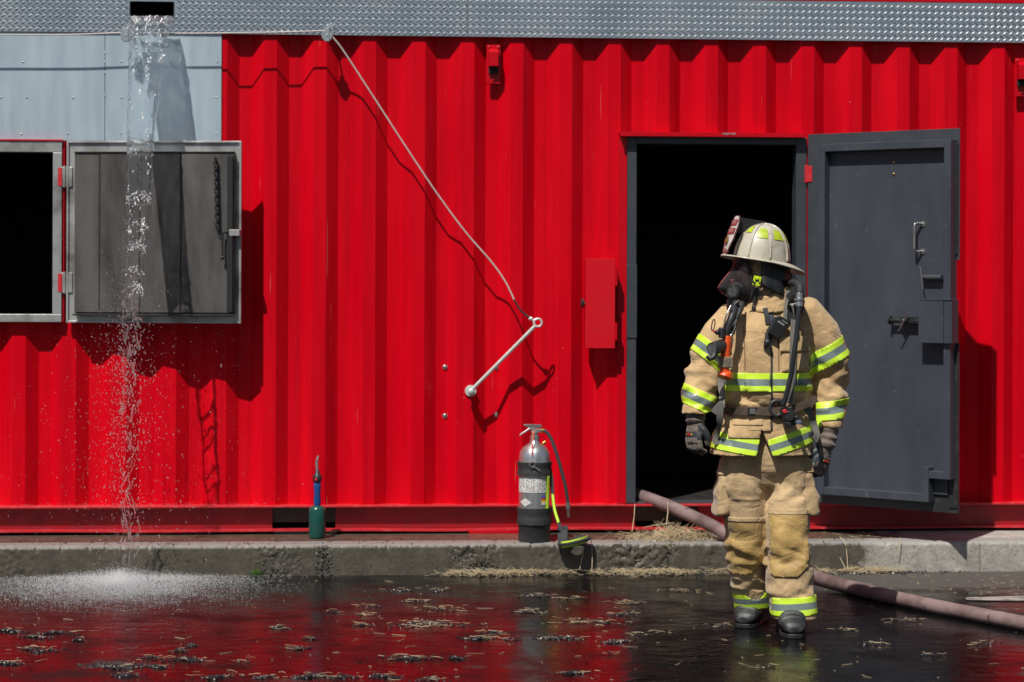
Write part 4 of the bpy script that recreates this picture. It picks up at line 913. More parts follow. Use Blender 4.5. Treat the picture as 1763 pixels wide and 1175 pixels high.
tag(ws, 'clear stream of water pouring from the spout in front of the shutter', 'water stream', kind='stuff')
dr = MB()
dr.mi = 1                                        # white beads painted as the broken glints on the sheet
CRUMB[0] = 1
for i in range(2600):
    py_ = random.uniform(28, 420); l, r_ = edge(py_); px = random.uniform(l + 1, r_ - 1)
    dens = nz(px * .10, py_ * .035, 31) + .5 * nz(px * .3, py_ * .11, 32) + (.5 if py_ < 42 else 0) - (.0 if py_ < 130 else .12)
    if dens < .30: continue
    octs(dr, W(px, py_, fall(py_) - .018), random.uniform(.0010, .0040) * (1.3 if py_ < 60 else 1), random.uniform(1.0, 3.0))
for pa, w_ in ((340, 4), (345, 3), (390, 4), (424, 4), (430, 3), (470, 4), (494, 3), (505, 4)):
    l, r_ = edge(pa)
    for i in range(46): px = random.uniform(l, r_); octs(dr, W(px, pa + random.gauss(0, w_) - 10 * (1 - ((px - l) / (r_ - l) * 2 - 1) ** 2) + 5, fall(pa) - .012), random.uniform(.0012, .0036), random.uniform(.8, 1.6))
dr.mi = 0
for i in range(2600):
    py_ = random.uniform(300, 985) if random.random() < .4 else random.triangular(440, 985, 620)
    spread = max(0, (py_ - 330)) * .11
    px = 222 + random.gauss(0, 1) * spread * random.choice((.2, .5, 1, 1.6)) - abs(random.gauss(0, spread * .25)); y = fall(py_) + random.gauss(0, .0006 * spread * 6 + .01)
    y = min(y, -.05)
    octs(dr, W(px, py_, y), abs(random.gauss(.0014, .0011)) + .0007, random.uniform(1, 1.8))
for i in range(500):
    px, py_ = random.uniform(-20, 420), random.uniform(560, 930); octs(dr, W(px, py_, random.uniform(-.8, -.08)), random.uniform(.0008, .002), 1.3)
# beads bouncing off the top edge and foot of the shutter
for i in range(260):
    a = random.uniform(0, math.pi); r = abs(random.gauss(0, 55)); px = 222 + math.cos(a) * r; py_ = 515 - math.sin(a) * r * .75; octs(dr, W(px, py_, fall(500) + random.uniform(-.05, .06)), random.uniform(.0008, .0026), 1.2)
for i in range(150):
    px = random.gauss(224, 12); py_ = random.uniform(500, 900); octs(dr, W(px, py_, fall(py_) + random.gauss(0, .01)), random.uniform(.002, .0048), random.uniform(1, 2.6))
for i in range(500):
    px = random.uniform(0, 460); octs(dr, (wx(px, -.02), random.uniform(-.028, .0), zl + .001 + abs(random.gauss(0, .006))), random.uniform(.0008, .0022))
o = dr.build('water_droplets', [DROP, water_mat('painted_glints', .12, .95)], smooth=180, fix=False)
tag(o, 'loose droplets scattering around the falling water, with white beads painted as its glints', 'water droplets', kind='stuff')
spy = MB()
LC = G(205, 1004)
for i in range(50000):
    r = abs(random.gauss(0, .36)) if random.random() < .6 else abs(random.gauss(.40, .22)); a = random.uniform(0, 2 * math.pi)
    x = LC.x + r * math.cos(a) * 1.0; y = LC.y + r * math.sin(a) * 1.1
    if y > KY - .01:
        if random.random() < .7: continue
        y = KY - .01 - abs(random.gauss(0, .12))
    hmax = .042 * math.exp(-(r / .32) ** 2) + .010
    z = abs(random.gauss(0, hmax * .55)) + .001
    octs(spy, (x, y, z), random.uniform(.0005, .0014), 1.3)
tag(spy.build('splash_spray', SPRAY, smooth=180, fix=False), 'low white splash of spray where the water hits the ground by the kerb', 'spray', kind='stuff')

# ---------------------------------------------------------------- the firefighter
PY = -2.5
def PP(px, py, dy=0.0): return W(px, py, PY + dy)
KM = 1 / 375.                                   # metres per photo pixel at the figure
FEET = G(1326, 1086)
per = thing('person', 'firefighter in tan turnout gear, cream helmet and clear mask looking sideways before the doorway', 'person', (FEET.x, FEET.y, 0))

def ring(px0, px1, py, ry, dy=0.0, tilt=0.0, n=28, e=2.4, yaw=0.0):
    """flattened oval ring between two photo columns at a photo row; ry = half depth in metres"""
    c = PP((px0 + px1) / 2, py, dy); rx = (px1 - px0) / 2 * KM; out = []
    for k in range(n):
        a = 2 * math.pi * k / n; ca, sa = math.cos(a), math.sin(a)
        x = rx * math.copysign(abs(ca) ** (2 / e), ca); y = ry * math.copysign(abs(sa) ** (2 / e), sa)
        out.append(c + Vector((x * math.cos(yaw) - y * math.sin(yaw), x * math.sin(yaw) + y * math.cos(yaw), x * tilt)))
    return out
def remeshed(mb, name, voxel, smooth_it=4):
    me = mb.mesh(name); o = bpy.data.objects.new(name, me); COL.objects.link(o)
    bm = bmesh.new(); bm.from_mesh(me); bmesh.ops.recalc_face_normals(bm, faces=bm.faces); bm.to_mesh(me); bm.free()
    r = o.modifiers.new('r', 'REMESH'); r.mode = 'VOXEL'; r.voxel_size = voxel
    s = o.modifiers.new('s', 'SMOOTH'); s.factor = .5; s.iterations = smooth_it
    dg = bpy.context.evaluated_depsgraph_get(); dg.update()
    out = bpy.data.meshes.new_from_object(o.evaluated_get(dg)); out.name = name
    bpy.data.objects.remove(o); return out
def arrays(me):
    n = len(me.vertices); V = np.empty(n * 3); me.vertices.foreach_get('co', V); V = V.reshape(-1, 3)
    N = np.empty(n * 3); me.vertices.foreach_get('normal', N); return V, N.reshape(-1, 3)
def crumple(me, axis_fn, amt_fn, iters=160, lo=-.012, hi=.016, seed=0, bend=.05, grav=.00005, nf=14, tang=.012, side=.3):
    """slack cloth: every edge is made longer than the surface it hangs on, and the surface buckles into folds"""
    V, N0 = arrays(me); V0 = V.copy()
    me.calc_loop_triangles()
    E = set()
    for p in me.polygons:
        vs = list(p.vertices); k = len(vs)
        for i in range(k): E.add((min(vs[i], vs[(i + 1) % k]), max(vs[i], vs[(i + 1) % k])))
        if k == 4: E.add((min(vs[0], vs[2]), max(vs[0], vs[2]))); E.add((min(vs[1], vs[3]), max(vs[1], vs[3])))
    E = np.array(sorted(E)); I, J = E[:, 0], E[:, 1]
    mid = (V[I] + V[J]) / 2; d = V[J] - V[I]; L = np.linalg.norm(d, axis=1) + 1e-9
    A = axis_fn(mid); al = np.abs((d / L[:, None] * A).sum(1)) ** 2; am = amt_fn(mid)
    rest = L * (1 + am * (al + side * (1 - al)))
    n = len(V); cnt = np.bincount(I, minlength=n) + np.bincount(J, minlength=n); cnt = np.maximum(cnt, 1)[:, None]
    s_ = nf / 14.
    def fold(v):
        x, y, z = v * s_; w_ = noise.noise(Vector((x * 5, y * 5, z * 4 + seed))) * .045; z1 = z + w_
        a = noise.noise(Vector((x * 5.5 + seed, y * 5.5, z1 * 19 + x * 9))); c = noise.noise(Vector((x * 6, y * 6 + seed, z1 * 15 - x * 11 + 7)))
        d_ = noise.noise(Vector((x * 14, y * 14, z * 12 + 3 * seed)))
        return (1 - 3.2 * abs(a)) * .8 + (1 - 3.2 * abs(c)) * .65 + .4 * d_ - .5
    rs = np.array([fold(v) for v in V])
    av = amt_fn(V)[:, None]; lim = np.minimum(1, av / (av.max() + 1e-9) * 2.2)
    X = V + N0 * (np.clip(rs, -1, 1) * hi * .9)[:, None] * np.minimum(1, av / .12)
    def acc(w): return np.stack([np.bincount(J, w[:, c], n) - np.bincount(I, w[:, c], n) for c in range(3)], 1)
    for it in range(iters):
        d = X[J] - X[I]; l = np.linalg.norm(d, axis=1) + 1e-9
        X = X + acc(d * ((rest - l) / l)[:, None] * .5) / cnt * 1.6
        D = X - V0
        for _ in range(1):
            S_ = np.stack([np.bincount(I, D[J, c], n) + np.bincount(J, D[I, c], n) for c in range(3)], 1) / cnt
            D = D + (S_ - D) * bend
        D[:, 2] -= grav
        nn = (D * N0).sum(1, keepdims=True); T = D - nn * N0
        tl = np.linalg.norm(T, axis=1, keepdims=True); T *= np.minimum(1, tang / (tl + 1e-9))
        D = T + N0 * np.clip(nn, lo, hi); D *= (.25 + .75 * lim)
        X = V0 + D
    D = X - V0
    for _ in range(3):
        S_ = np.stack([np.bincount(I, D[J, c], n) + np.bincount(J, D[I, c], n) for c in range(3)], 1) / cnt
        D = D + (S_ - D) * .5
    X = V0 + D * 1.15
    me.vertices.foreach_set('co', X.ravel()); me.update()
    return me
def seg_axis(chains):
    """axis field: direction of the nearest limb segment"""
    A = np.array([list(a) for a, b in chains]); B = np.array([list(b) for a, b in chains])
    def f(P):
        best = np.full(len(P), 1e9); out = np.zeros((len(P), 3))
        for a, b in zip(A, B):
            ab = b - a; t = np.clip(((P - a) @ ab) / (ab @ ab), 0, 1); q = np.linalg.norm(P - a - t[:, None] * ab, axis=1)
            m = q < best; best[m] = q[m]; out[m] = ab / np.linalg.norm(ab)
        return out
    return f
def patch(src, planes, off, name, mats, parent, mids=(), thick=.0025, smooth=60, keep=None, rim=True, puff=0.0, cent=None):
    """cut a piece out of a garment: planes = [(point, normal)], kept where (p-point).normal > 0; mids split it into bands"""
    bm = bmesh.new(); bm.from_mesh(src)
    if keep: bmesh.ops.delete(bm, geom=[f for f in bm.faces if not keep(f.calc_center_median(), f.normal)], context='FACES')
    bm.normal_update()
    for v, q in [(v, v.co + v.normal * off) for v in bm.verts]: v.co = q
    for p, nrm in planes:
        bmesh.ops.bisect_plane(bm, geom=bm.verts[:] + bm.edges[:] + bm.faces[:], plane_co=Vector(p), plane_no=Vector(nrm), clear_inner=True)
    for p, nrm in mids:
        bmesh.ops.bisect_plane(bm, geom=bm.verts[:] + bm.edges[:] + bm.faces[:], plane_co=Vector(p), plane_no=Vector(nrm))
    for f in bm.faces:
        c = f.calc_center_median(); f.material_index = sum(1 for p, nrm in mids if (c - Vector(p)).dot(Vector(nrm)) > 0)
    bm.normal_update()
    bnd = {v for e in bm.edges if e.is_boundary for v in e.verts}
    if puff:
        for v, c in [(v, v.co + v.normal * puff) for v in bm.verts if v not in bnd]: v.co = c
        for _ in range(3):
            bmesh.ops.smooth_vert(bm, verts=[v for v in bm.verts if v not in bnd], factor=.5, use_axis_x=True, use_axis_y=True, use_axis_z=True)
    me = bpy.data.meshes.new(name); bm.to_mesh(me); bm.free()
    for m in mats: me.materials.append(m)
    o = link(name, me, parent, smooth)
    s = o.modifiers.new('solid', 'SOLIDIFY'); s.thickness = thick; s.offset = -1
    return o
def band(src, p0, axis, w, name, par, keep, off=.0035, silver=.36):
    """reflective trim: lime, silver, lime round a limb; p0 centre, axis along the limb, w width"""
    a = Vector(axis).normalized(); p0 = Vector(p0)
    return patch(src, [(p0 - a * w / 2, a), (p0 + a * w / 2, -a)], off, name, [LIME, SILV, LIME], par,
                 mids=[(p0 - a * w * silver / 2, a), (p0 + a * w * silver / 2, a)], keep=keep, thick=.0012)

# --- the body under the clothes, one skin
sh1, el1, wr1 = PP(1262, 552, .02), PP(1213, 640, .03), PP(1199, 705, -.03)
sh2, el2, wr2 = PP(1392, 550, .02), PP(1431, 648, .04), PP(1425, 728, -.02)
hp1, kn1, an1 = PP(1283, 800, .0), PP(1286, 930, .03), PP(1297, 1046, .15)
hp2, kn2, an2 = PP(1357, 800, .0), PP(1358, 930, -.07), PP(1367, 1058, -.13)
bd = MB()
HC = PP(1312, 468, .0)                                    # centre of the head
yawh = math.radians(190); HF = Vector((math.cos(yawh), math.sin(yawh), 0)); HL = Vector((-HF.y, HF.x, 0))
tiltq = math.radians(5)
MHEAD = Matrix.Translation(HC) @ Matrix.Rotation(yawh, 4, 'Z') @ Matrix.Rotation(-tiltq, 4, 'Y')   # x forward, y left, z up
bd.ball((0, 0, .0), .098, .076, .118, 18, MHEAD); bd.ball((.035, 0, -.065), .058, .052, .055, 14, MHEAD)
bd.tube([MHEAD @ Vector(p) for p in ((.09, 0, .005), (.112, 0, -.022), (.10, 0, -.034))], [.010, .015, .012], 8)
for s in (-1, 1): bd.ball((-.002, s * .077, -.01), .016, .008, .03, 8, MHEAD)
bd.tube([HC + Vector((.0, .02, -.05)), PP(1322, 540, .03)], [.055, .06], 16)
bd.loft([ring(1275, 1375, 540, .08, .02), ring(1262, 1392, 570, .105, .02), ring(1268, 1380, 640, .10, .0), ring(1272, 1372, 700, .095, .0), ring(1266, 1376, 780, .10, .01), ring(1280, 1365, 815, .08, .01)])
for a, m_, c, r in ((sh1, el1, wr1, .05), (sh2, el2, wr2, .05)): bd.tube([a, (a + m_) / 2, m_, (m_ + c) / 2, c], [.055, .05, .042, .038, .03], 14)
for a, m_, c in ((hp1, kn1, an1), (hp2, kn2, an2)): bd.tube([a, (a + m_) / 2, m_, (m_ + c) / 2, c], [.085, .075, .055, .052, .038], 16)
bme = remeshed(bd, 'body', .009, 3); bme.materials.append(SKIN); link('body', bme, per, 180)
for s in (-1, 1):
    b = MB(); b.ball((.086, s * .031, .002), .012, .014, .011, 8, MHEAD); b.build('eye', mat('eye_white', (.6, .58, .55), .3), per)

# --- coat
cb = MB()
cb.loft([ring(1287, 1362, 512, .075, .03), ring(1268, 1384, 524, .095, .03), ring(1252, 1398, 540, .115, .02), ring(1246, 1402, 565, .135, .01), ring(1244, 1400, 610, .150, .0),
         ring(1242, 1399, 650, .155, -.005), ring(1243, 1398, 690, .150, -.005), ring(1250, 1391, 705, .140, -.005), ring(1240, 1396, 722, .152, -.005), ring(1227, 1399, 750, .166, 0, ), ring(1220, 1402, 788, .176, 0)])
cb.tube([PP(1300, 535, .03), PP(1268, 548, .02), PP(1240, 578, .02), PP(1219, 615, .03), PP(1209, 648, .03), PP(1203, 680, .0), PP(1200, 700, -.025), PP(1198, 716, -.035)],
        [.085, .090, .088, .088, .083, .071, .066, .064], 22)
cb.tube([PP(1350, 532, .03), PP(1385, 543, .02), PP(1411, 575, .02), PP(1424, 615, .03), PP(1430, 650, .035), PP(1430, 690, .01), PP(1428, 720, -.015), PP(1426, 740, -.025)],
        [.085, .094, .096, .097, .087, .074, .066, .064], 22)
coat = remeshed(cb, 'coat', .0085, 6)
chains = [(PP(1240, 578, .02), PP(1212, 645, .03)), (PP(1212, 645, .03), PP(1198, 716, -.035)), (PP(1412, 575, .02), PP(1431, 650, .03)), (PP(1431, 650, .03), PP(1426, 740, -.02)),
          (PP(1285, 560), PP(1285, 780)), (PP(1320, 560), PP(1320, 780)), (PP(1355, 560), PP(1355, 780))]
z690, z540, z785 = PP(1320, 690).z, PP(1320, 540).z, PP(1320, 785).z
xa1, xa2 = PP(1243, 640).x, PP(1400, 640).x
zel = PP(1212, 645).z; xmid = PP(1320, 640).x
def amt(P):
    a = np.full(len(P), .045)
    arm = (P[:, 0] < xa1 + .01) | (P[:, 0] > xa2 - .01)
    a[arm] = .11 + .15 * np.exp(-((P[arm, 2] - zel + .02) / .10) ** 2)
    bl = ~arm; a[bl] += .14 * np.exp(-((P[bl, 2] - z690 - .05) / .07) ** 2) + .10 * np.exp(-((np.abs(P[bl, 0] - xmid) - .19) / .05) ** 2)
    a *= np.clip((z540 + .03 - P[:, 2]) / .08, .35, 1)
    return a
crumple(coat, seg_axis(chains), amt, iters=170, seed=2, hi=.020, lo=-.018)
# open hems, cuffs and the neck; cut the notch where the two fronts part
def delf(me, planes_del, extra=None):
    bm = bmesh.new(); bm.from_mesh(me)
    for (p, nrm, cond) in planes_del:
        g_ = [f for f in bm.faces if cond(f.calc_center_median())]; ge = list({e for f in g_ for e in f.edges}) + list({v for f in g_ for v in f.verts}) + g_
        bmesh.ops.bisect_plane(bm, geom=ge, plane_co=Vector(p), plane_no=Vector(nrm))
        bmesh.ops.delete(bm, geom=[f for f in bm.faces if cond(f.calc_center_median()) and (f.calc_center_median() - Vector(p)).dot(Vector(nrm)) > 0], context='FACES')
    if extra: extra(bm)
    bm.to_mesh(me); bm.free()
body_c = lambda c: xa1 - .06 < c.x < xa2 + .06 and c.z < z690 - .1
hem = PP(1320, 781)
def notch(bm):
    ap = PP(1311, 738, -.15); a = PP(1300, 790, -.15); c = PP(1331, 790, -.15)
    for q, sgn in ((a, 1), (c, -1)):
        d = (q - ap); nn = Vector((-d.z, 0, d.x)).normalized()
        bmesh.ops.bisect_plane(bm, geom=bm.verts[:] + bm.edges[:] + bm.faces[:], plane_co=ap, plane_no=nn)
    def inside(p):
        if p.y > PY or p.z > ap.z: return False
        t = (ap.z - p.z) / (ap.z - a.z); return ap.x + (a.x - ap.x) * t < p.x < ap.x + (c.x - ap.x) * t
    bmesh.ops.delete(bm, geom=[f for f in bm.faces if inside(f.calc_center_median())], context='FACES')
cw1, cw2 = PP(1198, 711, -.035), PP(1426, 735, -.025)
delf(coat, [(hem, (.0, 0, -1), body_c), (cw1, (.12, .1, -1), lambda c: c.x < PP(1232, 0).x and PP(0, 730).z < c.z < z690 + .02), (cw2, (0, .1, -1), lambda c: c.x > PP(1403, 0).x and PP(0, 756).z < c.z < z690),
            (PP(1322, 514), (-.15, .0, 1), lambda c: abs(c.x - xmid) < .2 and c.z > z540)], notch)
coat.materials.append(TAN)
co = link('coat', coat, per, 180); sd = co.modifiers.new('solid', 'SOLIDIFY'); sd.thickness = .006; sd.offset = -1
CB = BVHTree.FromPolygons([v.co.copy() for v in coat.vertices], [tuple(p.vertices) for p in coat.polygons])
def on(bvh, px, py, off=.006, dflt=-.16):
    """surface point seen at a photo pixel, lifted off the cloth"""
    r = ray(px, py).normalized(); l, n_, i, d = bvh.ray_cast(CAM, r)
    if l is None or l.y > PY + .1: return PP(px, py, dflt), Vector((0, -1, 0))
    if n_.dot(r) > 0: n_ = -n_
    return l + n_ * off, n_
isbody = lambda c, n_: xa1 - .012 < c.x < xa2 + .012
isa1 = lambda c, n_: c.x < PP(1250, 600).x + max(0, (c.z - PP(0, 600).z)) * .5
isa2 = lambda c, n_: c.x > PP(1391, 600).x
# trim bands
zc = PP(1318, 656); band(coat, zc, (.0, 0, 1), .084, 'chest_trim', per, lambda c, n_: xa1 + .002 < c.x < xa2 - .006)
band(coat, zc, (.0, 0, 1), .084, 'chest_trim', per, lambda c, n_: c.y < PY and PP(1277, 0).x < c.x < PP(1317, 0).x, off=.0175)
def bandpx(l, r, wpx, name, keep):
    """band whose centre line runs between two photo points"""
    a, c = PP(*l), PP(*r); d = (c - a); ax = Vector((-d.z, 0, d.x)).normalized()
    return band(coat, (a + c) / 2, ax, wpx * KM, name, per, keep)
bandpx((1190, 582), (1243, 626), 30, 'sleeve_trim', lambda c, n_: c.x < PP(1247, 600).x and c.z > PP(0, 660).z)
bandpx((1388, 631), (1458, 593), 34, 'sleeve_trim', lambda c, n_: c.x > PP(1387, 600).x and c.z > PP(0, 660).z)
bandpx((1175, 676), (1222, 697), 32, 'cuff_trim', lambda c, n_: c.x < PP(1238, 700).x and c.z < PP(0, 645).z)
bandpx((1400, 709), (1456, 702), 32, 'cuff_trim', lambda c, n_: c.x > PP(1402, 700).x and c.z < PP(0, 670).z)
bandpx((1227, 756), (1301, 768), 30, 'hem_trim', lambda c, n_: c.x < PP(1309, 760).x and c.x > PP(1215, 0 + 760).x and c.z < z690 - .05 and c.y < PY + .03)
bandpx((1327, 764), (1402, 741), 30, 'hem_trim', lambda c, n_: c.x > PP(1311, 760).x and c.x < PP(1410, 760).x and c.z < z690 - .05 and c.y < PY + .03)
bandpx((1227, 756), (1402, 741), 30, 'hem_trim', lambda c, n_: PP(1220, 760).x < c.x < PP(1410, 760).x and c.z < z690 - .05 and c.y >= PY + .03)
# storm flap, pockets, flaps
def rect(px0, py0, px1, py1):
    a, c = PP(px0, py0), PP(px1, py1)
    return [((a.x, 0, 0), (1, 0, 0)), ((c.x, 0, 0), (-1, 0, 0)), ((0, 0, a.z), (0, 0, -1)), ((0, 0, c.z), (0, 0, 1))]
front = lambda c, n_: c.y < PY - .01 and xa1 < c.x < xa2
patch(coat, rect(1277, 531, 1315, 738), .009, 'storm_flap', [TAN], per, keep=front, thick=.007)
patch(coat, rect(1315.3, 566, 1318.2, 736), .0065, 'zip_edge', [NYLON], per, keep=front, thick=.003)
patch(coat, rect(1315.3, 533, 1325, 566), .006, 'zip_edge', [mat('navy_facing', (.02, .03, .05), .7)], per, keep=front, thick=.003)
for xs_ in (1273, 1329): patch(coat, rect(xs_, 560, xs_ + 1.6, 636), .0022, 'stitching', [mat('dark_thread', (.22, .14, .07), .8)], per, keep=front, thick=.001)
patch(coat, rect(1334, 582, 1384, 638), .006, 'chest_pocket', [TAN], per, keep=front, thick=.004, puff=.006)
pf = patch(coat, rect(1331, 578, 1386, 604), .017, 'pocket_flap', [TAN], per, keep=front, thick=.005, puff=.003)
patch(coat, rect(1246, 700, 1300, 752), .005, 'hip_pocket', [TAN], per, keep=front, thick=.004, puff=.004)
patch(coat, rect(1243, 713, 1302, 729), .011, 'pocket_flap', [TAN], per, keep=front, thick=.005)
# collar, standing round the neck
clb = MB()
def collar(u, v):
    a = 2 * math.pi * u; ca, sa = math.cos(a), math.sin(a)      # a=0 right of picture, -90deg towards camera
    front_ = max(0, -sa); back = max(0, sa)
    px = 1326 + (54 + 4 * v) * ca * (1 - .16 * v); base = 530 + 8 * front_; topy = 505 - 22 * max(0, ca) - 12 * back + 5 * front_ * (1 - max(0, ca))
    py_ = base + (topy - base) * v; p = PP(px, py_, .03 + sa * (.138 - .022 * v)); nn = .006 * nz(ca * 5 + 2, v * 3, sa * 5) + .004 * nz(ca * 14, v * 9, sa * 14)
    return p + Vector((ca, sa, 0)) * nn
clb.grid(60, 12, collar); o = clb.build('collar', TAN, per, smooth=180); s2 = o.modifiers.new('solid', 'SOLIDIFY'); s2.thickness = .009
# --- trousers
tb_ = MB()
tb_.loft([ring(1262, 1384, 716, .115, .01), ring(1246, 1394, 750, .135, .01), ring(1242, 1396, 785, .145, .01), ring(1243, 1397, 806, .14, .01), ring(1256, 1385, 830, .11, .01)])
tb_.loft([ring(1248, 1312, 785, .115, .0), ring(1243, 1317, 820, .118, .01), ring(1246, 1319, 860, .115, .015), ring(1249, 1318, 900, .108, .02), ring(1250, 1317, 940, .102, .03), ring(1254, 1318, 975, .098, .06),
          ring(1260, 1323, 1005, .095, .09), ring(1264, 1327, 1035, .093, .12), ring(1266, 1329, 1056, .092, .14)])
tb_.loft([ring(1322, 1388, 785, .115, .0), ring(1318, 1393, 820, .118, -.005), ring(1318, 1394, 860, .115, -.02), ring(1317, 1393, 900, .112, -.045), ring(1317, 1395, 940, .106, -.065), ring(1318, 1399, 975, .10, -.085),
          ring(1321, 1402, 1005, .098, -.105), ring(1326, 1405, 1040, .096, -.12), ring(1329, 1407, 1067, .095, -.13)])
trs = remeshed(tb_, 'trousers', .0085, 5)
tchain = [(PP(1283, 790), PP(1285, 930, .03)), (PP(1285, 930, .03), PP(1297, 1056, .14)), (PP(1356, 790), PP(1356, 930, -.06)), (PP(1356, 930, -.06), PP(1367, 1067, -.13))]
zk, zan, zcr = PP(0, 940).z, PP(0, 1010).z, PP(0, 840).z
def amt2(P):
    return .05 + .12 * np.exp(-((P[:, 2] - zk) / .09) ** 2) + .15 * np.exp(-((P[:, 2] - zan - .005) / .035) ** 2) + .09 * np.exp(-((P[:, 2] - zcr) / .06) ** 2)
crumple(trs, seg_axis(tchain), amt2, iters=170, seed=9, hi=.018, lo=-.016)
xl = PP(1322, 950).x
delf(trs, [(PP(1297, 1050, .14), (0, .05, -1), lambda c: c.x < xl and c.z < zan), (PP(1367, 1062, -.13), (0, .05, -1), lambda c: c.x > xl - .02 and c.z < zan - .0)])
trs.materials.append(TAN2); to = link('trousers', trs, per, 180); sd = to.modifiers.new('solid', 'SOLIDIFY'); sd.thickness = .006; sd.offset = -1
def fr(lx0, lx1): return lambda c, n_: PP(lx0, 900).x < c.x < PP(lx1, 900).x and n_.y < .1
def kneepad(px0, px1, py0, py1, dy, dx):
    a, c = PP(px0, py0, dy), PP(px1, py1, dy)
    cut = [((a.x, 0, 0), (1, 0, 0)), ((c.x, 0, 0), (-1, 0, 0)), ((0, 0, a.z), (dx, 0, -1)), ((0, 0, c.z), (0, 0, 1)), ((c.x, 0, c.z + .05), (-1, 0, 1.2)), ((a.x, 0, c.z + .03), (1, 0, 1.2))]
    patch(trs, cut, .006, 'knee_pad', [KNEE], per, keep=fr(1240, 1317) if px0 < 1300 else fr(1318, 1410), thick=.004)
    cut2 = [((a.x, 0, 0), (1, 0, 0)), ((c.x, 0, 0), (-1, 0, 0)), ((0, 0, a.z + .018), (dx, 0, -1)), ((0, 0, a.z - .004), (-dx, 0, 1))]
    patch(trs, cut2, .0075, 'knee_seam', [TAN2], per, keep=fr(1240, 1317) if px0 < 1300 else fr(1318, 1410), thick=.005)
kneepad(1251, 1315, 897, 990, -.05, 0); kneepad(1319, 1392, 885, 992, -.15, 0)
def bandt(l, r, dy, wpx, keep):
    a, c = PP(*l, dy), PP(*r, dy); d = c - a; ax = Vector((-d.z, 0, d.x)).normalized(); band(trs, (a + c) / 2, ax, wpx * KM, 'ankle_trim', per, keep)
zt3 = PP(0, 1000).z
bandt((1262, 1033), (1328, 1028), .13, 27, lambda c, n_: c.z < zt3 and c.y > PY + .02 and c.x < PP(1332, 1030, .1).x)
bandt((1328, 1043), (1406, 1038), -.12, 31, lambda c, n_: c.z < zt3 and c.x > PP(1326, 1030, -.1).x and c.y < PY + .02)
# cargo pockets
def cargo(sgn, cx, y0, y1, wpx, dy, dep):
    m = MB(); rr = []
    for i, (t, s_) in enumerate(((0, .45), (.06, .6), (.3, .8), (.45, .95), (.75, 1.04), (.93, 1.08), (.98, 1.0), (1, .8))):
        py_ = y0 + (y1 - y0) * t; sh_ = sgn * (9 * min(1, t * 1.6) - 7); rr.append(ring(cx - wpx / 2 * s_ + sh_, cx + wpx / 2 * s_ + sh_, py_, dep * s_, dy, n=24, e=3.6, tilt=-sgn * .12))
    m.loft(rr); me = remeshed(m, 'cargo_pocket', .008, 4)
    crumple(me, lambda P: np.tile([0, 0, 1.], (len(P), 1)), lambda P: np.full(len(P), .10), iters=90, seed=4 + sgn, hi=.012, lo=-.01)
    me.materials.append(TAN2); o = link('cargo_pocket', me, per, 180)
    zf = PP(cx, y0 + (y1 - y0) * .30, dy)
    patch(me, [(zf, (0, 0, 1)),], .006, 'cargo_flap', [TAN2], per, thick=.006)
cargo(-1, 1243, 786, 884, 26, .02, .075); cargo(1, 1387, 780, 884, 36, -.03, .08)

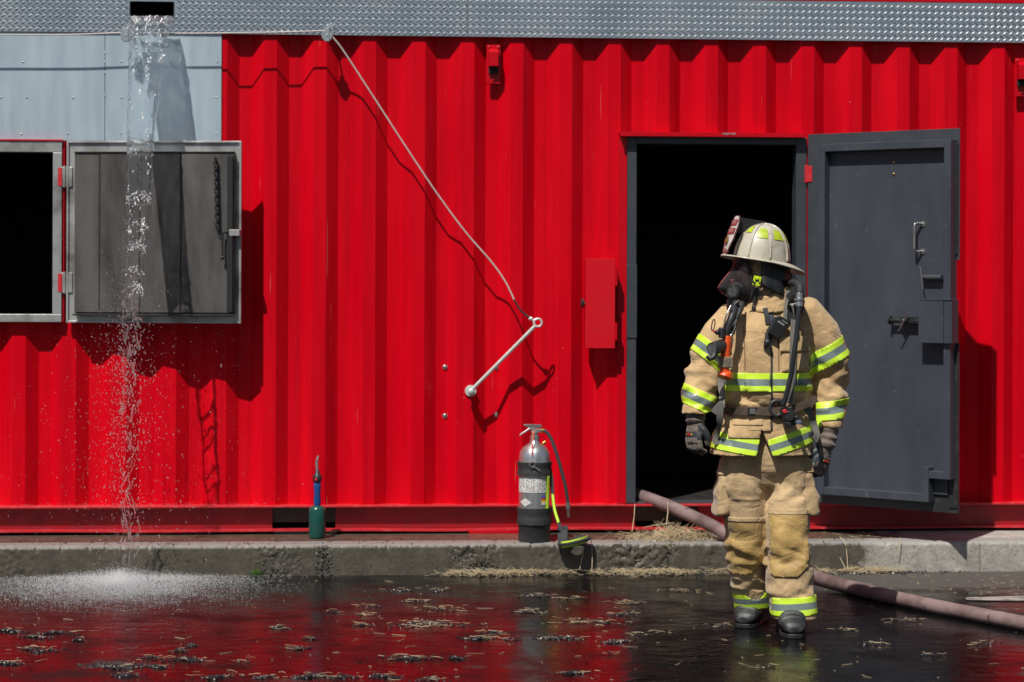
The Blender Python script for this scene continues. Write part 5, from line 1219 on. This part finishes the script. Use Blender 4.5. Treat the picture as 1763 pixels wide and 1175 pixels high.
# --- boots
def boot(toe, ang, dy_sh, name='boot'):
    """toe tip on the ground, ang = heading of the toe (0 = straight at the camera, + towards the left of the picture)"""
    f = Vector((-math.sin(ang), -math.cos(ang), 0)); s = Vector((f.y, -f.x, 0)) * -1
    M = Matrix(((f.x, s.x, 0, toe.x), (f.y, s.y, 0, toe.y), (0, 0, 1, 0), (0, 0, 0, 1)))     # x forward (toe at 0), y side, z up
    M = M @ Matrix.Scale(1.07, 4)
    secs = [(-.31, .030, .03, .10), (-.30, .038, .026, .20), (-.27, .043, .024, .24), (-.22, .044, .024, .235), (-.185, .044, .024, .17), (-.15, .047, .024, .125), (-.11, .053, .020, .112), (-.07, .056, .020, .096), (-.035, .053, .020, .080), (-.014, .043, .020, .066), (-.002, .026, .022, .048)]
    up = MB(); R = []
    for x, hw, z0, z1 in secs:
        R.append([Vector((x, hw * math.copysign(abs(math.cos(a)) ** .75, math.cos(a)), (z0 + z1) / 2 + (z1 - z0) / 2 * math.copysign(abs(math.sin(a)) ** .8, math.sin(a)))) for a in [2 * math.pi * q / 24 for q in range(24)]])
    up.loft(R, True, M); up.tube([M @ Vector((-.245, 0, .12)), M @ Vector((-.25, 0, .30))], [.052, .062], 18)
    me = remeshed(up, name, .005, 5)
    V, N = arrays(me); IM = np.array(M.inverted()); P = V @ IM[:3, :3].T + IM[:3, 3]
    # ribs across the instep and creases at the ankle
    rib = .0036 * np.sin(P[:, 0] * 190) * (P[:, 0] > -.2) * (P[:, 0] < -.03) * (P[:, 2] > .05) + .0035 * np.sin(P[:, 2] * 150 + P[:, 0] * 60) * (P[:, 0] < -.15) * (P[:, 2] > .10)
    me.vertices.foreach_set('co', (V + N * rib[:, None]).ravel()); me.update(); me.materials.append(BOOTM)
    o = link(name, me, per, 180)
    for xk in (-.062, -.088, -.114, -.140):      # flex ridges over the instep
        hw, zt_k = .0555 - max(0, -xk - .09) * .12, .094 + (-xk - .062) * .42
        rb = MB(); rb.tube([M @ Vector((xk - .012 * math.sin(a_), hw * math.cos(a_) * 1.0, .045 + (zt_k - .045) * math.sin(a_) ** .8 + .001)) for a_ in [math.pi * q / 14 for q in range(15)]], .0052, 8); rb.build('boot_ridge', BOOTM, o, smooth=180)
    rb = MB(); rb.tube([M @ Vector((-.245 + .062 * math.cos(a_), .056 * math.sin(a_), .165)) for a_ in [2 * math.pi * q / 20 for q in range(21)]], .013, 10, cap=False); rb.build('boot_cuff', NYLON, o, smooth=180)
    so_ = MB(); out = [(.001, 0), (-.005, .026), (-.03, .047), (-.08, .0565), (-.13, .051), (-.17, .049), (-.23, .049), (-.29, .045), (-.315, .028), (-.32, 0)]
    o2 = [Vector((x, y, 0)) for x, y in out] + [Vector((x, -y, 0)) for x, y in out[-2:0:-1]]
    so_.prism([M @ p for p in o2], (0, 0, .022)); so_.build('boot_sole', mat('rubber_sole', (.016, .016, .017), .55, col2=(.09, .075, .06), nscale=40, lo=.55, hi=.75), o, smooth=0, bevel=.005)
BOOTM = mat('black_boot_leather', (.013, .015, .017), .5, col2=(.085, .083, .08), nscale=18, lo=.45, hi=.75, bump=.3, bscale=120, rough2=.55)
boot(G(1279, 1083), math.radians(24), 0); boot(G(1369, 1101), math.radians(4), 0)

# --- gloves
def glove(wr, dirv, back, thumb_side, curl, name='glove'):
    """wr wrist point, dirv along the hand, back = normal of the back of the hand, thumb_side = towards the thumb"""
    d = Vector(dirv).normalized(); n_ = Vector(back); n_ = (n_ - d * n_.dot(d)).normalized(); t = Vector(thumb_side); t = (t - d * t.dot(d) - n_ * t.dot(n_)).normalized()
    M = Matrix(((d.x, t.x, n_.x, wr.x), (d.y, t.y, n_.y, wr.y), (d.z, t.z, n_.z, wr.z), (0, 0, 0, 1)))    # x to the fingertips, y to the thumb, z out of the back
    m = MB()
    m.loft([[Vector((x, hw * math.cos(a), hh * math.sin(a) + zc_)) for a in [2 * math.pi * q / 20 for q in range(20)]] for x, hw, hh, zc_ in ((-.01, .034, .026, 0), (.02, .040, .024, 0), (.05, .047, .022, 0), (.078, .048, .019, 0), (.094, .043, .015, -.002))], True, M)
    fl = [(.036, .070, .0125), (.012, .080, .013), (-.012, .075, .0125), (-.034, .060, .0115)]
    for i, (y, L, r) in enumerate(fl):
        p = Vector((.082, y, -.001)); pts = [p.copy()]; a = curl * .35
        for k_, seg in enumerate((.45, .32, .26)):
            a_ = a + curl * (.55 * k_); p = p + Vector((math.cos(a_), y * .6 * 0, -math.sin(a_))) * L * seg; pts.append(p.copy())
        pts = [M @ q for q in catmull(pts, 5)]; m.tube(pts, [r * (1.08 - .22 * j / (len(pts) - 1)) for j in range(len(pts))], 12); m.ball(pts[-1], r * .86, n=10)
    tp = [Vector((.012, .028, -.004)), Vector((.038, .050, -.014)), Vector((.066, .058, -.028)), Vector((.092, .052, -.040))]
    pts = [M @ q for q in catmull(tp, 5)]; m.tube(pts, [.019 - .006 * j / (len(pts) - 1) for j in range(len(pts))], 12); m.ball(pts[-1], .0128, n=10)
    me = remeshed(m, name, .0032, 2)
    crumple(me, lambda P: np.tile(list(d), (len(P), 1)), lambda P: np.full(len(P), .05), iters=30, seed=3, hi=.003, lo=-.002, nf=60)
    V, N = arrays(me); IM = np.array(M.inverted()); 
    me.materials.append(GLOVET); me.materials.append(GLOVEB)
    # panels: black palm, thumb side and fingertip patches on a taupe back
    for p in me.polygons:
        q = M.inverted() @ p.center; nl = M.inverted().to_3x3() @ p.normal
        blk = nl.z < -.25 or (q.y > .034 and q.x < .085) or (.045 < q.x < .072 and nl.z > -.2) or (.125 < q.x < .150)
        p.material_index = 1 if blk else 0
    o = link(name, me, per, 180)
    # knuckle badge: small red and yellow flashes
    b = MB(); zz = .0235
    for (x0_, y0_, x1_, y1_, mi) in ((.053, -.022, .0575, .000, 0), (.060, -.014, .063, .004, 0), (.054, .004, .063, .008, 1), (.057, -.026, .061, -.0235, 1)):
        b.mi = mi; b.box(x0_, x1_, y0_, y1_, zz - .006, zz + (.0005), M)
    b.build('glove_badge', [mat('badge_red', (.5, .03, .04), .5), mat('badge_yellow', (.7, .45, .03), .5)], o, smooth=0)
    return M
def knitcuff(path, radii, name='knit_cuff'):
    m = MB(); P = catmull(path, 14); N = len(P); R = [radii[0] + (radii[1] - radii[0]) * i / (N - 1) + .0032 * math.sin(i * 2 * math.pi / 7.5) for i in range(N)]
    m.tube(P, R, 26); o = m.build(name, GLOVET, per, smooth=180)
w1, w2 = PP(1196, 727, -.045), PP(1420, 772, -.05)
knitcuff([PP(1199, 702, -.03), PP(1198, 716, -.035), w1 + Vector((0, 0, -.01))], (.048, .040))
glove(w1, (-.08, -.12, -1), (-.75, -.62, 0), (.62, -.72, 0), .95)
knitcuff([PP(1426, 728, -.02), PP(1424, 750, -.035), w2 + Vector((0, 0, -.0))], (.052, .041))
glove(w2, (-.30, -.15, -1), (.42, -.9, 0), (-.85, -.4, 0), 1.15)

# --- hood and face piece
hb = MB(); hb.ball((-.005, 0, .0), .112, .092, .128, 18, MHEAD); hb.ball((.030, 0, -.072), .075, .072, .066, 14, MHEAD); hb.tube([MHEAD @ Vector((-.01, 0, -.05)), PP(1322, 530, .03)], [.085, .095], 20)
hme = remeshed(hb, 'hood', .0065, 4); crumple(hme, lambda P: np.tile([0, 0, 1.], (len(P), 1)), lambda P: np.where(P[:, 2] < HC.z - .02, .2, .05), iters=110, seed=5, hi=.010, lo=-.008, nf=20)
# open the face of the hood
bm = bmesh.new(); bm.from_mesh(hme); MI = MHEAD.inverted()
def faceopen(c): q = MI @ c; return q.x > .062 and -.135 < q.z < .06 and abs(q.y) < .066
bmesh.ops.delete(bm, geom=[f for f in bm.faces if faceopen(f.calc_center_median())], context='FACES'); bm.to_mesh(hme); bm.free()
hme.materials.append(HOODM); ho = link('hood', hme, per, 180)
# black neck curtain under the helmet, from the temple round the back
nc = MB()
def curtain(u, v):
    a = rad(64 + 222 * u); dd = abs(u - .5) * 2; drop = .165 * (1 - .35 * dd ** 3)
    r1, r2 = .118, .100; x = (r1 + .006 * v) * math.cos(a); y = (r2 + .012 * v) * math.sin(a)
    wv = .006 * math.sin(u * 34) * v + .004 * nz(u * 9, v * 3)
    return MHEAD @ Vector((x * (1 + wv * 6) - .012, y * (1 + wv * 6), .055 - drop * v))
nc.grid(70, 16, curtain); o = nc.build('neck_curtain', mat('black_flame_cloth', (.010, .011, .013), .5, col2=(.02, .021, .023), nscale=12), per, smooth=180); s2 = o.modifiers.new('s', 'SOLIDIFY'); s2.thickness = .004
# mask: seal, visor, nose cup, voice emitter, strap buckle
VP = [(.035, .128, .060, .100), (-.000, .145, .070, .088), (-.035, .170, .074, .076), (-.065, .192, .075, .068), (-.092, .206, .073, .064), (-.115, .188, .068, .064), (-.132, .150, .056, .066), (-.148, .112, .040, .072)]   # z, front x, half width, seal x
def visor(u, v):
    t = v * (len(VP) - 1); i = min(int(t), len(VP) - 2); q = t - i
    z, fx, hw, sx = [VP[i][k] * (1 - q) + VP[i + 1][k] * q for k in range(4)]
    a = (u - .5) * math.pi; y = math.sin(a) * hw; x = sx + (fx - sx) * abs(math.cos(a)) ** .62
    return MHEAD @ Vector((x, y, z))
mk = MB(); mk.grid(36, 26, visor); vs_ = mk.build('visor', VISOR, per, smooth=180)
mk = MB(); rimp = [visor(0, v / 12) for v in range(13)] + [visor(u / 8, 1) for u in range(1, 8)] + [visor(1, 1 - v / 12) for v in range(13)] + [visor(1 - u / 8, 0) for u in range(1, 8)] + [visor(0, 0)]
mk.tube(rimp, .0085, 8, cap=False); mk.build('mask_seal', RUBBER, per, smooth=180)
mk = MB(); mk.tube([visor(.5 + .0, v / 16) + (visor(.5, v / 16) - HC).normalized() * .001 for v in range(11)], .0022, 6); mk.build('visor_edge', HRED, vs_, smooth=180)
mk = MB(); mk.ball((.110, 0, -.105), .050, .044, .048, 14, MHEAD); mk.build('nose_cup', mat('smoky_rubber', (.035, .035, .04), .45), per)
mk = MB(); e0 = MHEAD @ Vector((.136, .036, -.104)); ed = (MHEAD.to_3x3() @ Vector((.55, .80, -.1))).normalized()
mk.cyl(e0, e0 + ed * .038, .035, 28, r2=.031); mk.cyl(e0 + ed * .038, e0 + ed * .041, .024, 24)
ve = mk.build('voice_emitter', BLACKM, per, bevel=.003)
mk = MB(); ax1 = ed.cross(Vector((0, 0, 1))).normalized(); ax2 = ax1.cross(ed)
for i in range(-3, 4):
    c = e0 + ed * .0415 + ax2 * i * .0058; hw = math.sqrt(max(0, .022 ** 2 - (i * .0058) ** 2)); mk.tube([c - ax1 * hw, c - ax1 * hw * .3 + ax2 * .002, c + ax1 * hw * .3 - ax2 * .002, c + ax1 * hw], .0009, 5)
mk.build('emitter_grille', mat('grille_grey', (.2, .2, .21), .5), ve)
mk = MB(); e1 = MHEAD @ Vector((.155, .030, -.055)); 
for i in range(3):
    a = 2 * math.pi * i / 3 + .5; q = e1 + Vector((0, -.012, 0)); mk.tube([q, q + Vector((math.cos(a) * .010, 0, math.sin(a) * .010))], .0022, 6)
mk.build('mask_mark', INKR, per)
mk = MB(); mk.lathe([(.030, -.03), (.036, -.02), (.036, .015), (.028, .03)], MHEAD @ Vector((.125, .012, -.160)), 24); mk.build('mask_regulator', BLACKM, per)
mk = MB(); bc = MHEAD @ Vector((.058, .094, -.046)); mk.box(-.017, .017, -.006, .007, -.024, .020, Matrix.Translation(bc + Vector((0, -.012, 0))) @ Matrix.Rotation(.2, 4, 'Y')); mk.box(-.008, .008, -.010, -.006, .004, .015, Matrix.Translation(bc + Vector((0, -.012, 0)))); bk = mk.build('strap_buckle', mat('lime_plastic', (.55, .72, .02), .4), per, bevel=.004)
mk = MB(); mk.box(-.009, .009, -.0125, -.009, -.006, .012, Matrix.Translation(bc + Vector((0, -.006, 0)))); 
for s in (-1, 1): mk.cyl(bc + Vector((s * .011, -.016, -.010)), bc + Vector((s * .011, -.021, -.010)), .004, 10)
mk.build('buckle_slot', BLACKM, bk)
def pstrap(pts, w_, name, m, bvh=None, off=.010, par=None, t=.004, dy=None):
    P = []; Nn = []
    if bvh is not None:
        L_ = sum(math.hypot(b_[0] - a_[0], b_[1] - a_[1]) for a_, b_ in zip(pts, pts[1:])); pts = [(v.x, v.y) for v in catmull([(a_[0], a_[1], 0) for a_ in pts], max(2, int(L_ / 5 / (len(pts) - 1))))]
    for q in pts:
        if bvh is not None: a, n_ = on(bvh, q[0], q[1], off)
        else: a, n_ = PP(q[0], q[1], q[2]), Vector((0, -1, 0))
        P.append(a); Nn.append(n_)
    # smooth depth so the strap bridges folds
    for i in range(2): P = [Vector((q.x, min(q.y, *(r_.y for r_ in P[max(0, j - 1):j + 2])), q.z)) for j, q in enumerate(P)]
    for _ in range(5): P = [P[0]] + [(P[i - 1] + P[i] * 2 + P[i + 1]) / 4 for i in range(1, len(P) - 1)] + [P[-1]]
    return ribbon(P, w_, t, m, name, par or per, [Vector((0, -1, .05)) * .6 + n_ * .4 for n_ in Nn])
HB = BVHTree.FromPolygons([v.co.copy() for v in hme.vertices], [tuple(p.vertices) for p in hme.polygons])
pstrap([(1303, 494), (1302, 502), (1300, 510), (1297, 520)], .016, 'chin_strap', NYLON, HB, .012)
pstrap([(1279, 486, -.1), (1288, 486, -.105), (1298, 486, -.105)], .010, 'mask_strap', NYLON, HB, .008)

# --- helmet
HM = Matrix.Translation(PP(1309, 450, .0)) @ Matrix.Rotation(yawh + rad(-1), 4, 'Z') @ Matrix.Rotation(-math.radians(7), 4, 'Y')
ax_, ay_, az_ = .131, .112, .172
def dome(az, t, off=0.0):
    """az from the front, t 0 brim .. 1 crown"""
    ph = t * math.pi / 2; r = math.cos(ph) ** .86; h = math.sin(ph) ** 1.0
    return Vector(((ax_ + off) * r * math.cos(az) - .006, (ay_ + off) * r * math.sin(az), (az_ + off) * h))
hm = MB()
def hd(u, v):
    az = 2 * math.pi * u; p = dome(az, min(v, .999)); k = abs(math.sin(4 * az)); return HM @ (p * (1 - .018 * (k ** 3) * (1 - v)) + Vector((0, 0, 0)))
hm.grid(96, 30, hd); bmt = hm.mesh('helmet', HELM); bm = bmesh.new(); bm.from_mesh(bmt); bmesh.ops.remove_doubles(bm, verts=bm.verts, dist=1e-4); bmesh.ops.recalc_face_normals(bm, faces=bm.faces); bm.to_mesh(bmt); bm.free()
helmet = link('helmet', bmt, per, 180)
br = MB()
def brim(u, v):
    az = 2 * math.pi * u; c = math.cos(az); s = math.sin(az)
    ext = .034 + .034 * max(0, c) ** 2 + .050 * max(0, -c) ** 1.6; droop = .006 * (1 - c * c) + .034 * max(0, -c) ** 1.5 - .004 * max(0, c)
    if v < .5: t = v * 2; th = 0.003; z = -droop * t ** 1.3 + th + .0045 * (t > .93)
    else: t = (1 - v) * 2; th = -.003; z = -droop * t ** 1.3 + th - .003 * (t > .93)
    return HM @ Vector(((ax_ - .003 + ext * t) * c - .006, (ay_ - .003 + ext * t) * s, z + .002))
br.grid(96, 26, brim); o = br.build('helmet_brim', HELM, helmet, smooth=180)
for i in range(8):
    az = math.pi / 4 * i + (0.0); m = MB(); big = i in (0, 4)
    pts = [HM @ dome(az, .03 + .95 * j / 20, .002) for j in range(21)]; m.tube(pts, [(.0065 if big else .0044) * (1 - .3 * j / 20) for j in range(21)], 8); m.build('helmet_ridge', HELM, helmet, smooth=180)
m = MB(); m.lathe([(.018, .0), (.016, .004), (.006, .007)], M=HM @ Matrix.Translation((-.006, 0, az_ - .001)), n=20); m.build('crown_cap', HELM, helmet)
hy = mat('helmet_reflector', (.48, .60, .02), .38, col2=(.34, .42, .03), nscale=50)
for i in range(8):
    azc = math.pi / 4 * (i + .5)
    if i in (0, 7): aw0, aw1, t0, t1 = .22, .12, .50, .70
    else: aw0, aw1, t0, t1 = .27, .20, .40, .64
    m = MB(); m.grid(8, 8, lambda u, v: HM @ dome(azc + (u - .5) * 2 * (aw0 + (aw1 - aw0) * v), t0 + (t1 - t0) * v, .0022)); o = m.build('reflective_patch', hy, helmet, smooth=180, fix=False)
# front shield and its holder
def shpt(w_, h, off=0.0):   # plate leans from the brim up past the crown
    lean = h / .185; x = .178 - .040 * lean + .006 * math.sin(lean * math.pi) - w_ * w_ * 3.5 + off
    return Vector((x, w_, .006 + h))
def shape(h):  # half width at height h
    t = h / .185; return .020 + .032 * min(1, t * 2.4) ** .8 if t < .75 else .052 - .022 * ((t - .75) / .25) ** 1.3
m = MB(); m.grid(16, 24, lambda u, v: HM @ shpt((u - .5) * 2 * shape(v * .185), v * .185)); o = m.build('helmet_shield', HWHITE, helmet, smooth=180); sd = o.modifiers.new('s', 'SOLIDIFY'); sd.thickness = .004
shd = o
m = MB(); bp = [HM @ shpt(s * shape(v * .185), v * .185) for s, vs2 in ((1, [j / 14 for j in range(15)]), (-1, [1 - j / 14 for j in range(15)])) for v in vs2]; m.tube(bp + [bp[0]], .0032, 6, cap=False); m.build('shield_border', mat('dark_red_leather', (.09, .012, .014), .5), shd)
for (h0, h1, w0, w1) in ((.140, .168, -.038, .038), (.100, .128, -.044, .044), (.012, .030, -.022, .022)):
    m = MB(); m.grid(10, 3, lambda u, v: HM @ shpt(w0 + (w1 - w0) * u, h0 + (h1 - h0) * v, .0035)); pn = m.build('shield_panel', HRED, shd, smooth=180, fix=False)
    m = MB(); n_ = int((w1 - w0) / .013)
    for q in range(n_):
        xx = w0 + .006 + q * .013; hh = (h1 - h0) * .55; hb0 = h0 + (h1 - h0) * .22
        m.add([HM @ shpt(xx + a, hb0 + c_, .0045) for a, c_ in ((0, 0), (.002, 0), (.002, hh), (0, hh))], [(0, 1, 2, 3)]); m.add([HM @ shpt(xx + a, hb0 + c_, .0045) for a, c_ in ((.002, hh * .8), (.007, hh * .8), (.007, hh), (.002, hh))], [(0, 1, 2, 3)])
    m.build('panel_lettering', HWHITE, pn, smooth=0, fix=False)
m = MB(); cc = shpt(0, .070, .006); m.lathe([(.0, -.002), (.018, -.002), (.019, .001), (.012, .004), (.003, .005)], M=HM @ Matrix.Translation(cc) @ Matrix.Rotation(math.pi / 2 - .25, 4, 'Y'), n=24); m.build('brass_emblem', GOLD, shd)
m = MB(); hold = []
for j in range(9): hold.append(dome(0, .50 + .48 * j / 8, .004))
tp_ = shpt(0, .180, -.004); poly = [tp_, shpt(0, .10, -.006)] + hold + [dome(0, .99, .012)]
m.prism([HM @ (p + Vector((0, -.007, 0))) for p in poly], (HM.to_3x3() @ Vector((0, .014, 0)))); m.build('shield_holder', CHAR, helmet, smooth=0, bevel=.002)

# --- harness, belt, straps, hoses
belt_pts = [(1243, 690), (1250, 699), (1262, 703), (1278, 706), (1295, 708), (1312, 709), (1330, 709), (1350, 705), (1370, 700), (1385, 695), (1396, 690)]
pstrap(belt_pts, .036, 'waist_belt', mat('brown_webbing', (.055, .036, .026), .7, col2=(.11, .075, .05), nscale=20, bump=.4, bscale=300), CB, .022, t=.005)
bkp, _ = on(CB, 1296, 707, .031); m = MB(); m.box(-.022, .022, -.004, .004, -.019, .019, Matrix.Translation(bkp)); m.build('belt_buckle', BLACKM, per, bevel=.003)
m = MB(); m.box(-.013, .013, -.0075, -.0045, -.012, .012, Matrix.Translation(bkp)); m.build('buckle_face', STEEL, per, bevel=.002)
pstrap([(1376, 497), (1374, 507), (1370, 520), (1366, 540), (1364, 565), (1363, 600), (1362, 640), (1358, 670), (1355, 692)], .032, 'shoulder_strap', STRAPG, CB, .012)
pstrap([(1362, 500), (1366, 506), (1366, 520), (1364, 536), (1361, 556)], .075, 'shoulder_pad', NYLON, CB, .014, t=.010)
pstrap([(1350, 512), (1349, 530), (1348, 545), (1349, 556)], .018, 'pad_edge', STRAPG, CB, .030, t=.003)
pstrap([(1268, 520), (1262, 540), (1257, 560), (1253, 600), (1247, 640), (1244, 660), (1240, 700), (1236, 735), (1236, 766)], .030, 'shoulder_strap', STRAPG, CB, .010)
pstrap([(1242, 690), (1236, 700), (1229, 712)], .034, 'strap_end', STRAPG, CB, .016)
pstrap([(1383, 692), (1388, 708), (1393, 725), (1398, 745), (1401, 758)], .034, 'hip_strap', STRAPG, CB, .016)
pstrap([(1396, 560), (1386, 600), (1388, 628), (1396, 655)], .003, 'strap_cord', NYLON, CB, .006, t=.003) if False else None
def ptube(pts, r, name, m_, bvh=CB, off=.02, par=None, n=12):
    P = [on(bvh, a, c, off)[0] if len(q_) == 2 else PP(a, c, q_[2]) for q_ in pts for a, c in [q_[:2]]]
    mb = MB(); mb.tube(catmull(P, 7), r, n); return mb.build(name, m_, par or per, smooth=180)
HOSEB = mat('black_air_hose', (.02, .022, .026), .38)
ptube([(1350, 492, -.02), (1366, 487, -.10), (1377, 494, -.17), (1377, 506, -.19)], .017, 'shoulder_hose', NYLON)
ptube([(1376, 512, -.20), (1375, 540, -.215), (1372, 575, -.22), (1367, 610, -.225), (1362, 645, -.22), (1355, 675, -.215), (1348, 700, -.21)], .0115, 'air_hose', HOSEB)
m = MB(); a = PP(1376, 505, -.195); m.cyl(a, PP(1375.5, 528, -.205), .0165, 14); m.cyl(PP(1376, 514, -.199), PP(1376, 518, -.2), .024, 20); m.cyl(PP(1376, 520, -.2), PP(1376, 525, -.2), .019, 6); m.build('hose_coupling', STEEL, per, bevel=.001)
m = MB(); m.cyl(PP(1360, 525, -.205), PP(1374, 523, -.205), .005, 8); m.tube([PP(1364, 526, -.205), PP(1366, 534, -.207), PP(1366.5, 545, -.207)], [.006, .004, .002], 8); m.build('coupling_clip', STEEL, per)
# waist device
wp, _ = on(CB, 1352, 716, .03); WM = Matrix.Translation(wp) @ Matrix.Rotation(rad(-14), 4, 'Y')
m = MB(); m.box(-.030, .026, -.03, .02, -.052, .035, WM); m.cyl((-.0, -.03, -.005), (-.0, -.046, -.005), .024, 20, WM); m.box(.010, .042, -.035, .0, -.048, -.012, WM); m.box(-.022, .0, -.042, -.028, -.056, -.028, WM)
wd_ = m.build('pressure_reducer', BLACKM, per, bevel=.005)
m = MB(); m.cyl((-.016, -.034, .022), (-.016, -.050, .022), .010, 14, WM); m.build('red_button', INKR, wd_, bevel=.002)
m = MB(); m.box(.022, .046, -.045, -.036, -.050, -.034, WM); m.build('gauge_tip', mat('blue_grey_plastic', (.12, .15, .22), .4), wd_, bevel=.003)
wq, nq = on(CB, 1335, 702, .012); m = MB(); pts = [wq + Vector((math.cos(a) * .030, -.008, math.sin(a) * .034)) for a in [2 * math.pi * i / 24 for i in range(25)]]; m.tube(pts, .010, 10, cap=False); m.build('hose_loop', RUBBER, per, smooth=180)
# dark breathing hose and gear bundle hanging from the mask
ptube([(1267, 522, -.10), (1264, 533, -.15), (1259, 548, -.18), (1253, 566, -.185), (1249, 582, -.185)], .017, 'mask_hose', RUBBER)
ptube([(1277, 522, -.10), (1273, 537, -.15), (1266, 552, -.165), (1260, 575, -.17)], .013, 'gear_strap', NYLON)
ptube([(1259, 525, -.19), (1250, 545, -.205), (1246, 565, -.20)], .004, 'gauge_line', STEEL)
m = MB(); gc = PP(1243, 574, -.20); m.lathe([(.012, -.022), (.017, -.018), (.017, .02), (.012, .026)], gc, 16); m.ball(gc + Vector((-.022, -.004, .004)), .012, n=10); gg = m.build('pressure_gauge', BLACKM, per)
m = MB(); m.ball(PP(1229.5, 571, -.21), .0062, n=8); m.build('gauge_button', INKR, gg)
m = MB(); cpt = PP(1261, 567, -.19); pts = [cpt + Vector((math.cos(a) * .009 + math.sin(a) * .010, -.0, math.sin(a) * .028)) for a in [2 * math.pi * i / 20 for i in range(21)]]; m.tube(pts, .0030, 6, cap=False); m.cyl(cpt + Vector((.012, 0, .026)), cpt + Vector((.018, 0, .045)), .004, 8); m.build('snap_hook', STEEL, per)
m = MB(); c0_ = PP(1228, 560, -.16); pts = [c0_ + Vector((math.cos(a) * .007 + math.sin(a) * .004, 0, math.sin(a) * .026)) for a in [2 * math.pi * i / 16 for i in range(17)]]; m.tube(pts, .0028, 6, cap=False); m.build('cord_loop', NYLON, per)
m = MB(); m.cyl(PP(1255, 568, -.16), PP(1258, 612, -.165), .006, 8); m.build('hanging_cord', NYLON, per)
pstrap([(1315, 534), (1319, 545), (1321, 560)], .022, 'collar_tab', NYLON, CB, .014)
mp_, _ = on(CB, 1298, 535, .022); m = MB(); m.box(-.009, .009, -.008, .004, -.009, .009, Matrix.Translation(mp_)); m.build('snap_button', NYLON, per, bevel=.003)
mp_, _ = on(CB, 1286, 629, .012); m = MB(); m.tube([mp_, mp_ + Vector((.004, 0, .012))], .0016, 6)
# air cylinder worn on the back
m = MB(); m.lathe([(.02, -.24), (.06, -.22), (.075, -.18), (.075, .16), (.06, .21), (.02, .23)], PP(1322, 625, .26), 28); m.build('air_cylinder', mat('grey_cylinder', (.10, .11, .11), .4), per, smooth=60)
m = MB(); c = PP(1322, 625, .172); m.box(c.x - .11, c.x + .11, c.y - .005, c.y + .012, c.z - .24, c.z + .20); m.build('back_plate', BLACKM, per, bevel=.01)
# --- things clipped to the coat
fl = PP(1248, 600, -.19)
tf = thing('flashlight', 'orange right angle flashlight with black head clipped on the chest of the coat', 'flashlight', fl)
m = MB(); m.tube([PP(1252, 579, -.185), PP(1250, 600, -.19), PP(1248, 622, -.19), PP(1247, 642, -.19)], [.021, .023, .023, .022], 18); m.build('flashlight_body', ORANGE, tf, bevel=.003)
m = MB(); m.tube([PP(1248, 640, -.19), PP(1249, 644, -.19), PP(1247, 651, -.195)], [.024, .034, .036], 18); m.build('flashlight_cap', ORANGE, tf, bevel=.003)
m = MB(); a, c = PP(1243, 595, -.19), PP(1226, 602, -.245); m.cyl(a, c, .029, 24, r2=.031); m.build('flashlight_head', RUBBER, tf, bevel=.003)
d_ = (c - a).normalized(); m = MB(); m.cyl(c + d_ * .0005, c + d_ * .003, .023, 24); m.build('flashlight_lens', CHROME, tf)
m = MB(); m.tube([c + Vector((.016, 0, -.02)), c + Vector((.004, -.006, -.036)), c + Vector((-.012, -.008, -.042)), c + Vector((-.026, -.006, -.030))], [.010, .012, .012, .008], 10); m.build('head_guard', RUBBER, tf)
m = MB(); q = PP(1248, 622, -.19); m.box(q.x - .027, q.x + .034, q.y - .027, q.y + .02, q.z - .030, q.z + .020); m.build('holding_strap', mat('worn_tan_webbing', (.33, .24, .14), .8, col2=(.10, .09, .08), nscale=30), per, bevel=.005)
rq, _ = on(CB, 1336, 567, .034); RM = Matrix.Translation(rq) @ Matrix.Rotation(rad(33), 4, 'Y')
tr_ = thing('radio_microphone', 'black ribbed radio speaker microphone clipped between the chest flap and shoulder strap', 'radio microphone', rq)
m = MB(); out = [(-.030, -.046), (.026, -.050), (.034, -.03), (.036, .030), (.026, .050), (-.020, .050), (-.034, .034), (-.034, -.036)]
m.prism([RM @ Vector((x, -.016, z)) for x, z in out], RM.to_3x3() @ Vector((0, .032, 0))); m.build('microphone_body', BLACKM, tr_, smooth=0, bevel=.005, seg=3)
m = MB()
for i in range(6): m.box(-.024, .024, -.0195, -.0165, -.040 + i * .0095, -.0365 + i * .0095, RM)
m.build('microphone_ribs', mat('ribs_black', (.035, .037, .04), .35), tr_, smooth=0, bevel=.001)
m = MB(); m.box(-.016, .018, -.0195, -.0165, .018, .026, RM); m.box(-.004, .028, -.0195, -.0165, .034, .038, RM); m.build('microphone_label', mat('grey_mark', (.25, .25, .26), .5), tr_, smooth=0)
m = MB(); m.tube(catmull([RM @ Vector((-.025, 0, -.048)), PP(1320, 592, -.165), PP(1317, 598, -.16)], 6), .010, 12); m.build('microphone_cord', RUBBER, tr_)
m = MB(); m.ball(PP(1321, 590, -.175), .017, n=10); m.build('cord_plug', RUBBER, tr_)
